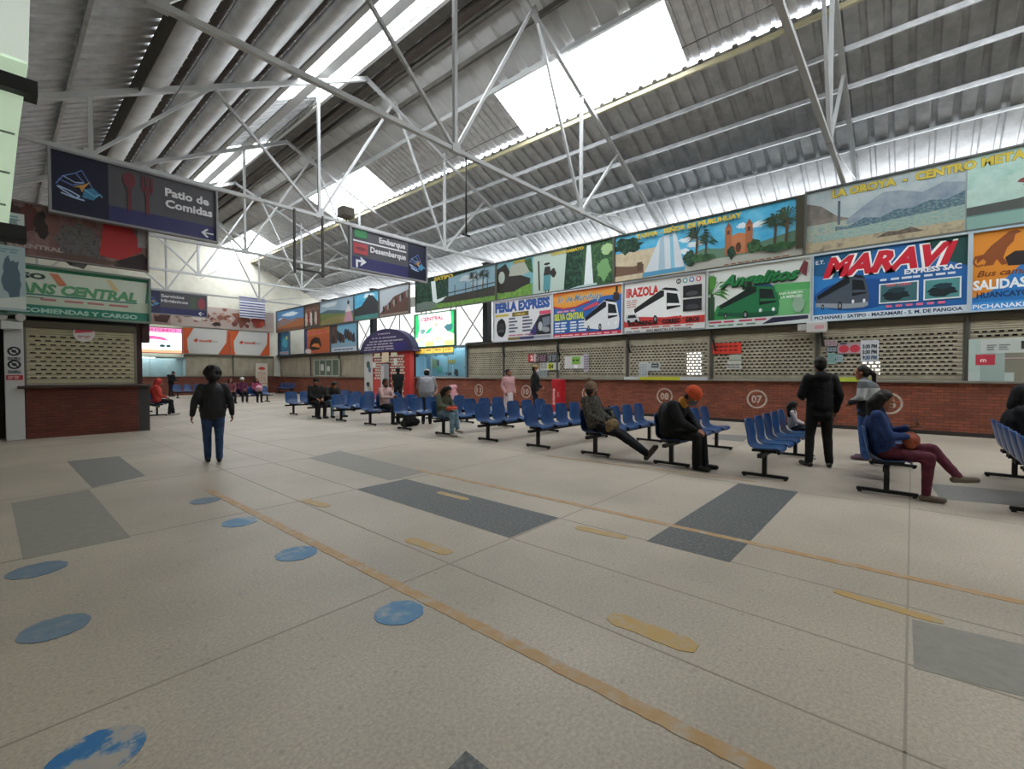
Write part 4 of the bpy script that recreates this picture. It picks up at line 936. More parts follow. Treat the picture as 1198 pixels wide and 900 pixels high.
# ------------------------------------------------------------------ beam benches with blue shell seats
bluep_ = nmat(['#123663', '#184072', '#1f4a80'], 3, .34, detail=3, spec=.5, name='blue_plastic')
blk = mat('#141416', .45, .2)
def seat_mesh():
    # side profile from the front lip to the top of the backrest (y back positive)
    prof = [(-.235, .405), (-.225, .432), (-.19, .444), (-.10, .436), (0, .428), (.09, .43), (.145, .452), (.18, .50), (.20, .56), (.218, .64), (.236, .72), (.25, .79), (.258, .83), (.262, .85)]
    wid = [.42, .44, .455, .46, .46, .45, .44, .44, .45, .455, .45, .43, .38, .29]
    rows = []; n = 13
    for (y, z), w in zip(prof, wid):
        r = []
        for j in range(n):
            u = -1 + 2 * j / (n - 1); e = abs(u) ** 3
            back = max(0, min(1, (z - .46) / .2)); r.append((u * w / 2, y - .045 * e * back, z + .022 * e * (1 - back)))
        rows.append(r)
    b = MB(); b.sheet(rows); return b
BX0, BX1, SEAT_DX = 0.0, 2.3, .54
def make_bench():
    t = bpy.data.objects.new('waiting_bench', None); COL.objects.link(t)
    q = MB(); q.box(-.3, -.03, .33, BX1 + .28, .03, .385); q.build('beam', blk, t)
    for x in (BX0, BX1):
        l = MB(); l.box(x - .032, -.028, .04, x + .032, .028, .34); lo = l.build('leg', blk, t)
        fb = MB(); fb.bbox(x - .028, -.30, .018, x + .028, .30, .062, .008); fb.box(x - .02, -.285, 0, x + .02, -.245, .02); fb.box(x - .02, .245, 0, x + .02, .285, .02); fb.build('foot_bar', blk, lo)
    first = None
    for k in range(5):
        if first is None:
            first = seat_mesh().build('seat', bluep_, t); solidify(first, .008, 1)
            br = MB(); br.box(-.09, -.17, .385, -.05, .15, .425); br.box(.05, -.17, .385, .09, .15, .425); brk = br.build('bracket', blk, first)
            first.location.x = BX0
        else:
            s = first.copy(); COL.objects.link(s); s.parent = t; s.location.x = BX0 + k * SEAT_DX
            c = brk.copy(); COL.objects.link(c); c.parent = s
    return t
BENCH_Y = [-1.12, .22, 1.58, 2.95, 4.38, 5.72, 7.15, 8.68, 10.3, 12.0, 13.7, 15.4, 17.2]
BENCH_L = [
    'blue bench cut by the right edge, a dark clothed person on it',
    'blue bench under the woman in blue sweater and maroon leggings',
    'blue bench with the child beside the standing man in black',
    'blue bench under the man in the orange beanie',
    'blue bench under the man stretching out his legs',
    'blue bench just behind the man stretching out his legs, empty',
    'empty blue bench just in front of the woman in the olive green top',
    'blue bench under the woman in green top with red bag',
    'blue bench next behind the green topped woman, nobody on it',
    'blue bench on which the bearded man in pale pink sits',
    'empty blue bench between the bearded man and the dark clothed pair',
    'blue bench under the dark clothed pair, one in jeans',
    'empty blue bench behind the dark clothed pair',
]
proto = make_bench()
for i, (y, lab) in enumerate(zip(BENCH_Y, BENCH_L)):
    o = proto if i == 0 else copy_tree(proto)
    o.location = (7.32, y, 0); o.rotation_euler = (0, 0, 0); tag(o, lab, 'bench', 'blue benches in the waiting area')
for (x, y), lab in (((7.5, 26.3), 'far blue bench under the women in pink and purple'), ((7.55, 34.3), 'far blue bench before the end wall, left of the walking woman'), ((3.85, 20.3), 'blue bench under the person in the red hooded jacket')):
    o = copy_tree(proto); o.location = (x, y, 0); o.rotation_euler = (0, 0, PI / 2 if x < 5 else 0); tag(o, lab, 'bench', 'blue benches in the waiting area')
o = copy_tree(proto); o.location = (14.75, 37.2, 0); o.rotation_euler = (0, 0, -PI / 2); tag(o, 'dark blue bench against the brick wall in the far corner', 'bench', 'blue benches in the waiting area')
# ------------------------------------------------------------------ people
V3 = lambda p: np.array(p, float)
def _unit(v):
    n = np.linalg.norm(v); return v / n if n > 1e-9 else np.array([0, 0, 1.0])
def cap_geo(p0, p1, r0, r1, n=12, flat=None):
    p0, p1 = V3(p0), V3(p1); d = _unit(p1 - p0)
    a = np.cross(d, [0, 0, 1.0]) if abs(d[2]) < .95 else np.cross(d, [0, 1.0, 0]); a = _unit(a); b = np.cross(d, a)
    L = np.linalg.norm(p1 - p0); st = []
    for t in (-90, -60, -30, 0): st.append((math.sin(math.radians(t)) * r0, math.cos(math.radians(t)) * r0))
    for t in (0, 30, 60, 90): st.append((L + math.sin(math.radians(t)) * r1, math.cos(math.radians(t)) * r1))
    vs = []; fs = []
    for h, r in st:
        r = max(r, 1e-4)
        for k in range(n):
            t = 2 * PI * k / n; vs.append(p0 + d * h + (a * math.cos(t) + b * math.sin(t)) * r)
    m = len(st)
    for i in range(m - 1):
        for k in range(n):
            j = (k + 1) % n; fs.append((i * n + k, i * n + j, i * n + n + j, i * n + n + k))
    fs.append(tuple(reversed(range(n)))); fs.append(tuple((m - 1) * n + k for k in range(n)))
    return vs, fs
def ell_geo(c, r, M=None, n=16, k=10):
    q = MB(); q.ball((0, 0, 0), tuple(r), n=n, k=k); vs = np.array(q.v)
    if M is not None: vs = vs @ np.array(M).T
    return list(vs + V3(c)), q.f
class Flesh:
    def __init__(s): s.v = []; s.f = []
    def _a(s, g):
        o = len(s.v); s.v += [tuple(p) for p in g[0]]; s.f += [tuple(i + o for i in f) for f in g[1]]
    def cap(s, *a, **k): s._a(cap_geo(*a, **k)); return s
    def ell(s, *a, **k): s._a(ell_geo(*a, **k)); return s
    def chain(s, pts, rs):
        for i in range(len(pts) - 1): s.cap(pts[i], pts[i + 1], rs[i], rs[i + 1])
        return s
    def grow(s, name, m, parent, voxel, smooth=4, wrinkle=0.0, floor=None, seed=0):
        me = bpy.data.meshes.new(name); me.from_pydata(s.v, [], s.f); me.update()
        ob = bpy.data.objects.new(name, me); COL.objects.link(ob)
        r = ob.modifiers.new('r', 'REMESH'); r.mode = 'VOXEL'; r.voxel_size = voxel; r.use_smooth_shade = True
        if smooth: sm = ob.modifiers.new('s', 'SMOOTH'); sm.factor = .5; sm.iterations = smooth
        dg = bpy.context.evaluated_depsgraph_get(); me2 = bpy.data.meshes.new_from_object(ob.evaluated_get(dg))
        bpy.data.objects.remove(ob); bpy.data.meshes.remove(me)
        n = len(me2.vertices); co = np.empty(n * 3); me2.vertices.foreach_get('co', co); co = co.reshape(-1, 3)
        if wrinkle and n:
            no = np.empty(n * 3); me2.vertices.foreach_get('normal', no); no = no.reshape(-1, 3)
            p = co * 1.0 + seed
            w = np.sin(p[:, 2] * 30 + p[:, 0] * 24 + 6 * np.sin(p[:, 0] * 9 + seed) + 5 * np.sin(p[:, 1] * 11)) * .35 + np.sin(p[:, 2] * 13 + p[:, 0] * 37 + 4 * np.sin(p[:, 1] * 27 + seed)) * .8 + np.sin(p[:, 0] * 22 - p[:, 1] * 19 + 3 * np.sin(p[:, 2] * 17)) * .5
            co += no * (w * wrinkle)[:, None]
        if floor is not None: co[:, 2] = np.maximum(co[:, 2], floor)
        me2.vertices.foreach_set('co', co.ravel()); me2.materials.clear(); me2.materials.append(m); me2.name = name
        me2.polygons.foreach_set('use_smooth', [True] * len(me2.polygons)); me2.update()
        return link(name, me2, parent)

STAND = dict(pelvis=(0, 0, .93), chest=(0, .0, 1.24), neck=(0, .015, 1.45), head=(0, -.015, 1.585),
             shL=(.175, .01, 1.385), shR=(-.175, .01, 1.385), elL=(.225, .04, 1.12), elR=(-.225, .04, 1.12), wrL=(.235, -.03, .88), wrR=(-.235, -.03, .88),
             hipL=(.088, 0, .90), hipR=(-.088, 0, .90), knL=(.095, -.02, .49), knR=(-.095, -.02, .49), anL=(.10, .03, .085), anR=(-.10, .03, .085),
             toeL=(.125, -.15, .03), toeR=(-.125, -.15, .03))
SIT = dict(pelvis=(0, .04, .555), chest=(0, .06, .88), neck=(0, .045, 1.085), head=(0, .0, 1.215),
           shL=(.175, .05, 1.02), shR=(-.175, .05, 1.02), elL=(.23, -.03, .76), elR=(-.23, -.03, .76), wrL=(.10, -.25, .665), wrR=(-.10, -.25, .665),
           hipL=(.09, .02, .535), hipR=(-.09, .02, .535), knL=(.105, -.40, .52), knR=(-.105, -.40, .52), anL=(.105, -.37, .085), anR=(-.105, -.37, .085),
           toeL=(.12, -.55, .03), toeR=(-.12, -.55, .03))
SKIN = '#8a5a44'
def Rz(a): c, s = math.cos(a), math.sin(a); return np.array([[c, -s, 0], [s, c, 0], [0, 0, 1]])
def Rx(a): c, s = math.cos(a), math.sin(a); return np.array([[1, 0, 0], [0, c, -s], [0, s, c]])
def Ry(a): c, s = math.cos(a), math.sin(a); return np.array([[c, 0, s], [0, 1, 0], [-s, 0, c]])

def person(label, loc, rz, pose, ov=None, H=1.66, top='#1b1c20', legs='#23262c', shoes='#17171a', skin=SKIN, hair='#15110f', hairstyle='short', hat=None,
           yaw=0, pitch=0, roll=0, girth=1.0, skirt=None, hood=None, mask=None, scarf=None, fine=.0075, long_top=0.0, palms=None, top_extra=None, sleeves=True, collar=True, coat_w=1.0, group=None, pom=None, beard=False, cuffs=None, sole=None):
    """a clothed figure facing -Y in its own frame; yaw / pitch turn the head (degrees; + pitch looks down)"""
    J = {k: V3(v) for k, v in pose.items()}
    for k, v in (ov or {}).items(): J[k] = V3(v)
    s = H / 1.70
    for k in J: J[k] = J[k] * s
    if pose is SIT:      # the seat keeps its own height whatever the sitter's size
        dz = .555 - J['pelvis'][2]
        for k in J:
            if not k.startswith(('an', 'toe')): J[k] = J[k] + np.array([0, 0, dz])
    root = thing('person', label, 'person', loc, rz, group)
    g = girth; sk = nmat([skin, skin], 5, .55, name='skin')
    up = _unit(J['chest'] - J['pelvis']); un = _unit(J['neck'] - J['chest']); sx = _unit(J['shL'] - J['shR']); hx = _unit(J['hipL'] - J['hipR'])
    def frame(u, x):
        y = _unit(np.cross(u, x)); x = np.cross(y, u); return np.array([x, y, u]).T
    Mc = frame(un, sx); Mp = frame(up, hx)
    HM = Rz(math.radians(yaw)) @ Rx(math.radians(pitch)) @ Ry(math.radians(roll))
    hc = J['head']; hs = s * 1.03
    hp = lambda x, y, z: hc + HM @ (np.array([x, y, z]) * hs)
    # --- one continuous body
    B = Flesh()
    B.ell(J['pelvis'] + up * .02, (.135 * s * g, .095 * s * g, .11 * s), Mp).ell((J['pelvis'] + J['chest']) / 2, (.12 * s * g, .085 * s * g, .15 * s), Mp).ell(J['chest'] + un * .02, (.145 * s, .095 * s, .17 * s), Mc)
    B.cap(J['shL'], J['shR'], .05 * s, .05 * s)
    B.chain([J['neck'] - un * .03, hc + HM @ np.array([0, .012, -.07]) * hs], [.052 * s, .048 * s])
    B.ell(hp(0, .012, .035), (.074 * hs, .092 * hs, .082 * hs), HM).ell(hp(0, -.012, -.035), (.060 * hs, .072 * hs, .082 * hs), HM)
    B.cap(hp(0, -.088, .012), hp(0, -.108, -.022), .009 * hs, .014 * hs).cap(hp(-.03, -.075, .026), hp(.03, -.075, .026), .014 * hs, .014 * hs).ell(hp(0, -.072, -.092), (.026 * hs, .018 * hs, .018 * hs), HM)
    B.cap(hp(-.018, -.084, -.058), hp(.018, -.084, -.058), .011 * hs, .011 * hs)
    for sd in (-1, 1): B.ell(hp(sd * .076, .012, -.002), (.010 * hs, .020 * hs, .032 * hs), HM)
    for S in 'LR':
        sg = 1 if S == 'L' else -1
        B.chain([J['sh' + S], J['el' + S], J['wr' + S]], [.047 * s, .037 * s, .025 * s])
        B.chain([J['hip' + S], J['kn' + S], J['an' + S]], [.078 * s * g, .054 * s, .036 * s])
        B.chain([J['an' + S] - [0, 0, .03 * s], J['toe' + S]], [.036 * s, .028 * s])
        # hand
        d = _unit(J['wr' + S] - J['el' + S])
        pn = V3((palms or {}).get(S, (-sg, 0, 0) if pose is STAND else (0, 0, -1)))
        pn = _unit(pn - d * pn.dot(d)); lt = np.cross(pn, d) * sg      # towards the thumb
        if lt[1] > 0 and pose is STAND: lt = -lt
        w0 = J['wr' + S]; Mh = np.array([np.cross(d, pn), pn, d]).T
        B.ell(w0 + d * .045 * s, (.038 * s, .017 * s, .052 * s), Mh)
        for i, (o, l) in enumerate(((.028, .066), (.0095, .075), (-.0095, .07), (-.027, .055))):
            a0 = w0 + d * .082 * s + lt * o * s; a1 = a0 + (d * .9 + pn * .35) * l * .52 * s; a2 = a1 + (d * .55 + pn * .8) * l * .5 * s
            B.chain([a0, a1, a2], [.0098 * s, .009 * s, .008 * s])
        t0 = w0 + d * .025 * s + lt * .028 * s; t1 = t0 + (lt * .6 + d * .7 + pn * .3) * .038 * s; t2 = t1 + (d * .9 + pn * .45) * .03 * s
        B.chain([t0, t1, t2], [.0125 * s, .011 * s, .009 * s])
    B.grow('body', sk, root, fine, 3)
    # --- face
    q = MB()
    for sd in (-1, 1):
        c = hp(sd * .031, -.079, .006); q = MB(); q.ball(c, .0115 * hs, 0); q.ball(hp(sd * .031, -.0865, .006), .0062 * hs, 1, 8, 5)
        q.build('eye', [mat('#d8d2ca', .3), mat('#1c1310', .3)], root)
        e = Flesh().cap(hp(sd * .016, -.088, .030), hp(sd * .048, -.078, .028), .0042 * hs, .0035 * hs); b = MB(); b.add(e.v, e.f, 0, True); b.build('eyebrow', mat(hair, .8), root)
    e = Flesh().cap(hp(-.02, -.0915, -.058), hp(.02, -.0915, -.058), .0055 * hs, .0055 * hs); b = MB(); b.add(e.v, e.f, 0, True); b.build('mouth', mat('#6e3a34', .5), root)
    if mask:
        Flesh().ell(hp(0, -.045, -.055), (.062 * hs, .066 * hs, .055 * hs), HM).cap(hp(0, -.1, -.02), hp(0, -.1, -.03), .018 * hs, .02 * hs).grow('face_mask', mat(mask, .8), root, .008, 2)
    if scarf: Flesh().cap(J['neck'] - un * .005, J['neck'] + un * .03 + [0, .02, .01], .085 * s, .08 * s).grow('collar', nmat([scarf, scarf], 30, .9), root, .01, 2)
    if beard: Flesh().ell(hp(0, -.03, -.075), (.060 * hs, .06 * hs, .05 * hs), HM).cap(hp(-.03, -.088, -.045), hp(.03, -.088, -.045), .008, .008).grow('beard', mat(hair, .9), root, .008, 2)
    # --- clothes
    tm = top if isinstance(top, bpy.types.Material) else nmat([top, top], 30, .85, bump=.15, name='cloth')
    lm = legs if isinstance(legs, bpy.types.Material) else nmat([legs, legs], 30, .85, bump=.15, name='cloth')
    T = Flesh(); cw = coat_w
    hem = J['pelvis'] - up * (.02 + long_top) * s
    T.ell(J['chest'] + un * .02, (.185 * s * cw, .130 * s * cw * g, .19 * s), Mc).ell((J['pelvis'] + J['chest']) / 2, (.172 * s * g * cw, .128 * s * g * cw, .20 * s), Mp).ell(J['pelvis'] + up * .03, (.175 * s * g * cw, .132 * s * g * cw, .12 * s), Mp)
    for fr in (.1, .25, .4, .55, .7, .85, 1.0): T.ell(J['pelvis'] * (1 - fr) + J['chest'] * fr, (.181 * s * cw * (g * (1 - fr) + fr), .133 * s * g * cw, .14 * s), Mp)
    if pose is STAND: T.cap(hem + hx * .075 * s, hem - hx * .075 * s, .105 * s * g * cw, .105 * s * g * cw)
    T.cap(J['shL'] - [0, 0, .015], J['shR'] - [0, 0, .015], .072 * s * cw, .072 * s * cw)
    if collar: T.cap(J['neck'] - un * .03, J['neck'] + un * .012, .075 * s, .066 * s)
    for S in 'LR':
        if sleeves:
            cuff = J['wr' + S] - _unit(J['wr' + S] - J['el' + S]) * .015
            T.chain([J['sh' + S], J['el' + S], cuff], [.073 * s * cw, .058 * s * cw, .044 * s])
        else: T.cap(J['sh' + S], J['sh' + S] * .35 + J['el' + S] * .65, .07 * s, .062 * s)
    if top_extra: top_extra(T, J, s)
    T.grow('jacket' if cw > 1.02 else 'top', tm, root, .012, 4, .0018, seed=len(label))
    if skirt:
        K = Flesh(); m0 = J['pelvis']; K.ell(m0 - [0, 0, .0], (.165 * s * g, .13 * s * g, .1 * s), Mp); K.cap(m0, [m0[0], m0[1], .42 * s], .14 * s, .19 * s)
        K.grow('skirt', skirt, root, .014, 4, .004)
    L = Flesh(); L.ell(J['pelvis'] - up * .0, (.165 * s * g, .118 * s * g, .115 * s), Mp)
    for S in 'LR':
        L.chain([J['hip' + S], J['kn' + S], J['an' + S] + [0, 0, .0]], [.095 * s * g, .070 * s, cuffs or .056 * s])
    L.grow('trousers', lm, root, .012, 4, .0022, seed=len(label) + 3)
    for S in 'LR':
        F = Flesh(); a, t = J['an' + S], J['toe' + S]; dv = t - a; fd = _unit(np.array([dv[0], dv[1], dv[2] + .055 * s])); heel = a - fd * .035 * s - np.array([0, 0, .045 * s])
        F.cap(heel, a - [0, 0, .04 * s] + fd * .05 * s, .04 * s, .043 * s).cap(a - [0, 0, .045 * s] + fd * .05 * s, t + [0, 0, .01], .042 * s, .036 * s).cap(a + [0, 0, .0], a - [0, 0, .04 * s], .042 * s, .044 * s)
        so = F.grow('shoe', mat(shoes, .6), root, .009, 3, floor=.0 if a[2] < .12 else None)
        if sole and a[2] < .12:
            q = MB(); q.tube([heel * [1, 1, 0] + [0, 0, .0], (heel * [1, 1, 0]) + [0, 0, .02]], .04, 10); q.build('heel_sole', mat(sole, .7), so)
    # --- hair and headgear
    hm = nmat([hair, hair], 40, .55, bump=.3, name='hair')
    if hairstyle and not hood:
        Hh = Flesh(); Hh.ell(hp(0, .03, .05), (.086 * hs, .094 * hs, .085 * hs), HM).ell(hp(0, .05, .0), (.082 * hs, .07 * hs, .085 * hs), HM)
        if hairstyle == 'bun': Hh.ell(hp(0, .125, .06), (.045, .04, .045), HM)
        if hairstyle == 'pony': Hh.chain([hp(0, .11, .03), hp(0, .16, -.05), hp(0, .14, -.22)], [.035, .042, .022])
        if hairstyle == 'long':
            back = J['neck'] + np.array([0, .07, -.16]) * s
            for dx in (-.05, 0, .05): Hh.chain([hp(dx, .07, .02), hp(dx * 1.3, .085, -.09), back + sx * dx * 1.4], [.06, .06, .045])
            for sd in (-1, 1): Hh.chain([hp(sd * .075, .01, .03), hp(sd * .085, .005, -.1), J['neck'] + sx * sd * .11 + np.array([0, -.02, -.05])], [.03, .036, .03])
        if hairstyle == 'curly':
            rg = random.Random(3)
            for k in range(60):
                a_ = rg.random() * 2 * PI; e_ = rg.uniform(-.9, 1.3); Hh.ell(hp(.095 * math.cos(a_) * math.cos(e_), .045 + .09 * math.sin(a_) * math.cos(e_) * (1 if math.sin(a_) > 0 else .4), .02 + .11 * math.sin(e_)), (.05, .05, .05))
        Hh.grow('hair', hm, root, .0095, 2, .002)
    if hood:
        hd = hood if isinstance(hood, bpy.types.Material) else nmat([hood, hood], 30, .85, bump=.15, name='cloth')
        K = Flesh(); K.ell(hp(0, .03, .03), (.105 * hs, .115 * hs, .125 * hs), HM).ell(hp(0, .05, -.06), (.10 * hs, .09 * hs, .10 * hs), HM).cap(J['neck'] + [0, .04, 0], hp(0, .06, -.05), .09 * s, .085 * s)
        K.grow('hood', hd, root, .011, 3, .002)
    if hat:
        kind, hcoll = hat[0], hat[1]; hmat_ = hcoll if isinstance(hcoll, bpy.types.Material) else nmat([hcoll, hcoll], 60, .9, bump=.4, name='knit')
        K = Flesh()
        if kind == 'beanie':
            K.ell(hp(0, .02, .075), (.094 * hs, .106 * hs, .088 * hs), HM); K.ell(hp(0, .018, .045), (.097 * hs, .112 * hs, .035 * hs), HM)
            if pom: K.ell(hp(0, .05, .185), (.036, .036, .036))
        else:
            K.ell(hp(0, .015, .07), (.09 * hs, .102 * hs, .07 * hs), HM); K.ell(hp(0, -.115, .055), (.066 * hs, .07 * hs, .011 * hs), HM)
        if kind == 'beanie': K.v = [tuple(hp(0, .02, .06) + (V3(p) - hp(0, .02, .06)) * (1.22 if top_extra else 1.1)) for p in K.v]
        K.grow('beanie' if kind == 'beanie' else 'cap', hmat_, root, .008, 2)
    root['_'] = 0; del root['_']
    root_J[label] = (J, s, root, HM, hp)
    return root
root_J = {}
def seat_at(i, k): return (7.32 + k * SEAT_DX, BENCH_Y[i], 0)

# walking woman seen from behind: faces +Y
blackj = nmat(['#101013', '#1b1b1f', '#26262a'], 9, .6, bump=.2, name='black_jacket'); jeans = nmat(['#1d2b44', '#2a3d5c', '#344a6b'], 12, .85, bump=.2, name='blue_denim')
ljeans = nmat(['#4d6478', '#66808f', '#7c94a0'], 10, .85, bump=.2, name='faded_denim')
wp = on_floor(250, 541)
def walk_pack(T, J, s): T.ell(J['chest'] + np.array([0, .12, -.05]) * s, (.15 * s, .09 * s, .2 * s))
person('woman walking away in a black jacket and blue jeans, dark bushy hair', (wp.x, wp.y, 0), math.radians(180 - 12), STAND,
       dict(shL=(.17, .01, 1.36), shR=(-.17, .01, 1.36), elL=(.27, .03, 1.12), elR=(-.27, .03, 1.12), wrL=(.31, -.02, .86), wrR=(-.30, -.04, .85), knL=(.09, -.06, .50), anL=(.08, -.08, .085), toeL=(.09, -.27, .03), knR=(-.09, .02, .49), anR=(-.08, .12, .10), toeR=(-.09, -.05, .03)),
       H=1.60, top=blackj, legs=jeans, shoes='#141417', hairstyle='curly', girth=1.14, coat_w=1.06, long_top=.04, fine=.008)
# standing man in black, seen from behind, facing the counter
p = on_floor(958, 546)
grn = nmat(['#0e0f11', '#17181b'], 10, .85, bump=.2, name='black_cloth')
def hood_back(T, J, s): T.ell(J['neck'] + np.array([0, .07, -.05]) * s, (.12 * s, .07 * s, .09 * s))
mp_ = person('man standing in black hooded jacket and black trousers, back to the camera', (p.x, p.y, 0), math.radians(118), STAND,
       dict(elL=(.26, -.02, 1.12), wrL=(.16, -.24, 1.06), elR=(-.255, .05, 1.12), wrR=(-.24, -.05, .87), anL=(.15, .02, .085), anR=(-.13, .03, .085), toeL=(.20, -.15, .03), toeR=(-.19, -.14, .03), knL=(.125, -.02, .49), knR=(-.115, -.02, .49)),
       H=1.76, top=grn, legs=nmat(['#121311', '#1b1c19'], 10, .85, bump=.2), shoes='#2b2a29', hairstyle='short', coat_w=1.0, girth=1.06, long_top=.1, top_extra=hood_back, pitch=8, yaw=-10)
# standing woman in grey and white sweater, facing left
p = on_floor(1012, 538)
swt = bpy.data.materials.new('banded_sweater'); swt.use_nodes = True
_n = swt.node_tree; _b = _n.nodes['Principled BSDF']; _t = _n.nodes.new('ShaderNodeTexCoord'); _s = _n.nodes.new('ShaderNodeSeparateXYZ'); _r = _n.nodes.new('ShaderNodeValToRGB'); _r.color_ramp.interpolation = 'CONSTANT'
_n.links.new(_t.outputs['Object'], _s.inputs[0]); _m = _n.nodes.new('ShaderNodeMapRange'); _m.inputs['From Min'].default_value = .8; _m.inputs['From Max'].default_value = 1.5
_n.links.new(_s.outputs['Z'], _m.inputs['Value']); _n.links.new(_m.outputs[0], _r.inputs['Fac']); _n.links.new(_r.outputs['Color'], _b.inputs['Base Color']); _b.inputs['Roughness'].default_value = .9
_e = _r.color_ramp.elements; _e[0].position = 0; _e[0].color = lin('#1d1e22'); _e[1].position = .36; _e[1].color = lin('#9fa19f')
for pos, c in ((.66, '#55585c'), (.82, '#77797c')): x_ = _e.new(pos); x_.color = lin(c)
person('woman standing in a grey and white banded sweater and jeans, dark hair tied back', (p.x, p.y, 0), math.radians(172), STAND,
       dict(pelvis=(0, .02, .90), chest=(0, .04, 1.20), neck=(0, -.03, 1.40), head=(0, -.07, 1.52), shL=(.175, -.01, 1.34), shR=(-.175, -.01, 1.34), elL=(.27, -.02, 1.10), elR=(-.28, .0, 1.10), wrL=(.16, -.20, 1.0), wrR=(-.17, -.19, .99)),
       H=1.70, top=swt, legs=nmat(['#26406a', '#355486', '#41639a'], 12, .85, bump=.2), shoes='#6b4f5e', hairstyle='pony', coat_w=1.1, girth=1.12, skin='#9a5f4a', long_top=.06, pitch=10, cuffs=.075)
# seated woman in blue sweater, legs crossed
person('woman seated in blue sweater and maroon leggings, legs crossed, looking at her phone', seat_at(1, 0), 0, SIT,
       dict(chest=(0, .12, .87), neck=(0, .09, 1.08), head=(0, .04, 1.20), shL=(.17, .10, 1.01), shR=(-.17, .10, 1.01), elL=(.22, -.02, .77), elR=(-.22, -.02, .76), wrL=(.06, -.20, .86), wrR=(-.08, -.20, .76),
            knL=(.05, -.43, .61), anL=(-.05, -.66, .35), toeL=(-.03, -.82, .31), knR=(-.08, -.40, .51), anR=(-.09, -.38, .085), toeR=(-.09, -.54, .03)),
       H=1.62, top=nmat(['#1b2b52', '#233764', '#2b4274'], 8, .9, bump=.3), legs=nmat(['#4a1c2a', '#5a2434', '#64303e'], 10, .8, bump=.15), shoes='#6b5f52', hairstyle='long', pitch=32, girth=1.02, coat_w=1.06, skin='#9a6850', palms=dict(L=(0, -.2, 1), R=(0, 0, -1)), cuffs=.045)
# man in orange beanie, bent over
person('man seated in black coat and orange beanie, hunched over his knees', seat_at(3, 0), 0, SIT,
       dict(chest=(0, -.02, .86), neck=(0, -.18, 1.02), head=(0, -.32, 1.12), shL=(.175, -.08, .99), shR=(-.175, -.08, .99), elL=(.23, -.24, .74), elR=(-.23, -.24, .74), wrL=(.08, -.42, .62), wrR=(-.08, -.42, .62), knL=(.11, -.44, .53), knR=(-.11, -.44, .53), anL=(.11, -.47, .085), anR=(-.11, -.44, .085), toeL=(.13, -.65, .03), toeR=(-.13, -.62, .03)),
       H=1.74, top=nmat(['#0d0d0f', '#17171a'], 9, .8, bump=.25), legs='#101012', shoes='#0f0f11', hat=('beanie', nmat(['#b0442c', '#c4552f'], 40, .95, bump=.5)), pitch=38, coat_w=1.25, girth=1.1, hair='#2a2320', mask='#5a5a60', scarf='#b8803a', palms=dict(L=(-.5, 0, -1), R=(.5, 0, -1)), cuffs=.075,
       top_extra=lambda T, J, s: T.ell(J['chest'] + np.array([0, .12, -.06]), (.17, .13, .24)))
# man stretched out in patterned jacket and pom-pom hat
camo = nmat(['#1c1b1a', '#34322e', '#57534b', '#23221f'], 26, .85, detail=3, contrast=(.38, .62), name='mottled_cloth')
person('man leaning back in mottled dark jacket, legs stretched out, brown bobble hat', seat_at(4, 0), 0, SIT,
       dict(pelvis=(0, -.04, .55), chest=(0, .07, .86), neck=(0, .10, 1.07), head=(0, .085, 1.19), shL=(.18, .10, 1.0), shR=(-.18, .10, 1.0), elL=(.24, .0, .74), elR=(-.25, .0, .74), wrL=(.12, -.27, .64), wrR=(-.14, -.26, .64), hipL=(.09, -.06, .54), hipR=(-.09, -.06, .54),
            knL=(.10, -.50, .43), knR=(-.08, -.50, .45), anL=(.07, -.98, .13), anR=(-.03, -1.01, .15), toeL=(.12, -1.11, .25), toeR=(-.03, -1.14, .27)),
       H=1.72, top=camo, legs='#14161b', shoes='#3b332d', hat=('beanie', nmat(['#6d5a4c', '#7d6a5a'], 40, .95, bump=.5)), pom=True, yaw=70, pitch=-2, coat_w=1.22, hair='#2a2320', mask='#3a3430', cuffs=.06)
# child on the third bench
person('child seated in pink and white top, half hidden behind the standing man', seat_at(2, 4), math.radians(10), SIT,
       dict(), H=.98, top=nmat(['#b9b2b4', '#b04a5c'], 9, .85, const=True), legs='#2a2d38', shoes='#c0bcb8', hairstyle='long', pitch=25, fine=.009)
# edge person
person('dark clothed person seated at the right edge of the waiting area', seat_at(0, 3), 0, SIT, dict(chest=(0, .08, .87)), H=1.68, top='#131316', legs='#1a1a1e', hairstyle='short', pitch=15, coat_w=1.15, hood='#141417')
# woman in green top, red bag on lap
person('woman seated in olive green top and pale jeans, head bowed, red bag on lap', seat_at(7, 0), 0, SIT,
       dict(chest=(0, .03, .87), neck=(0, -.07, 1.04), head=(0, -.18, 1.12), shL=(.165, .0, .99), shR=(-.165, .0, .99), elL=(.21, -.10, .76), elR=(-.21, -.10, .76), wrL=(.09, -.33, .70), wrR=(-.09, -.33, .70), knL=(.05, -.43, .585), anL=(.02, -.52, .20), toeL=(.03, -.68, .13), knR=(-.08, -.42, .52), anR=(-.05, -.40, .085), toeR=(-.05, -.57, .03)),
       H=1.60, top=nmat(['#4d5145', '#5f6353'], 12, .85, bump=.2), legs=ljeans, shoes='#b3a9a0', hairstyle='long', pitch=45, skin='#9a6a54')
# bearded man in pink
person('bearded man seated in a pale pink shirt, reading something in his hands', seat_at(9, 1), math.radians(12), SIT,
       dict(wrL=(.06, -.33, .80), wrR=(-.06, -.33, .80), elL=(.23, -.10, .80), elR=(-.23, -.10, .80)), H=1.74, top=nmat(['#a98a88', '#bda09c'], 10, .85, bump=.2), legs='#23242a', shoes='#1d1d1f', beard=True, hair='#1b1512', pitch=18, fine=.009, palms=dict(L=(-.6, 0, 1), R=(.6, 0, 1)))
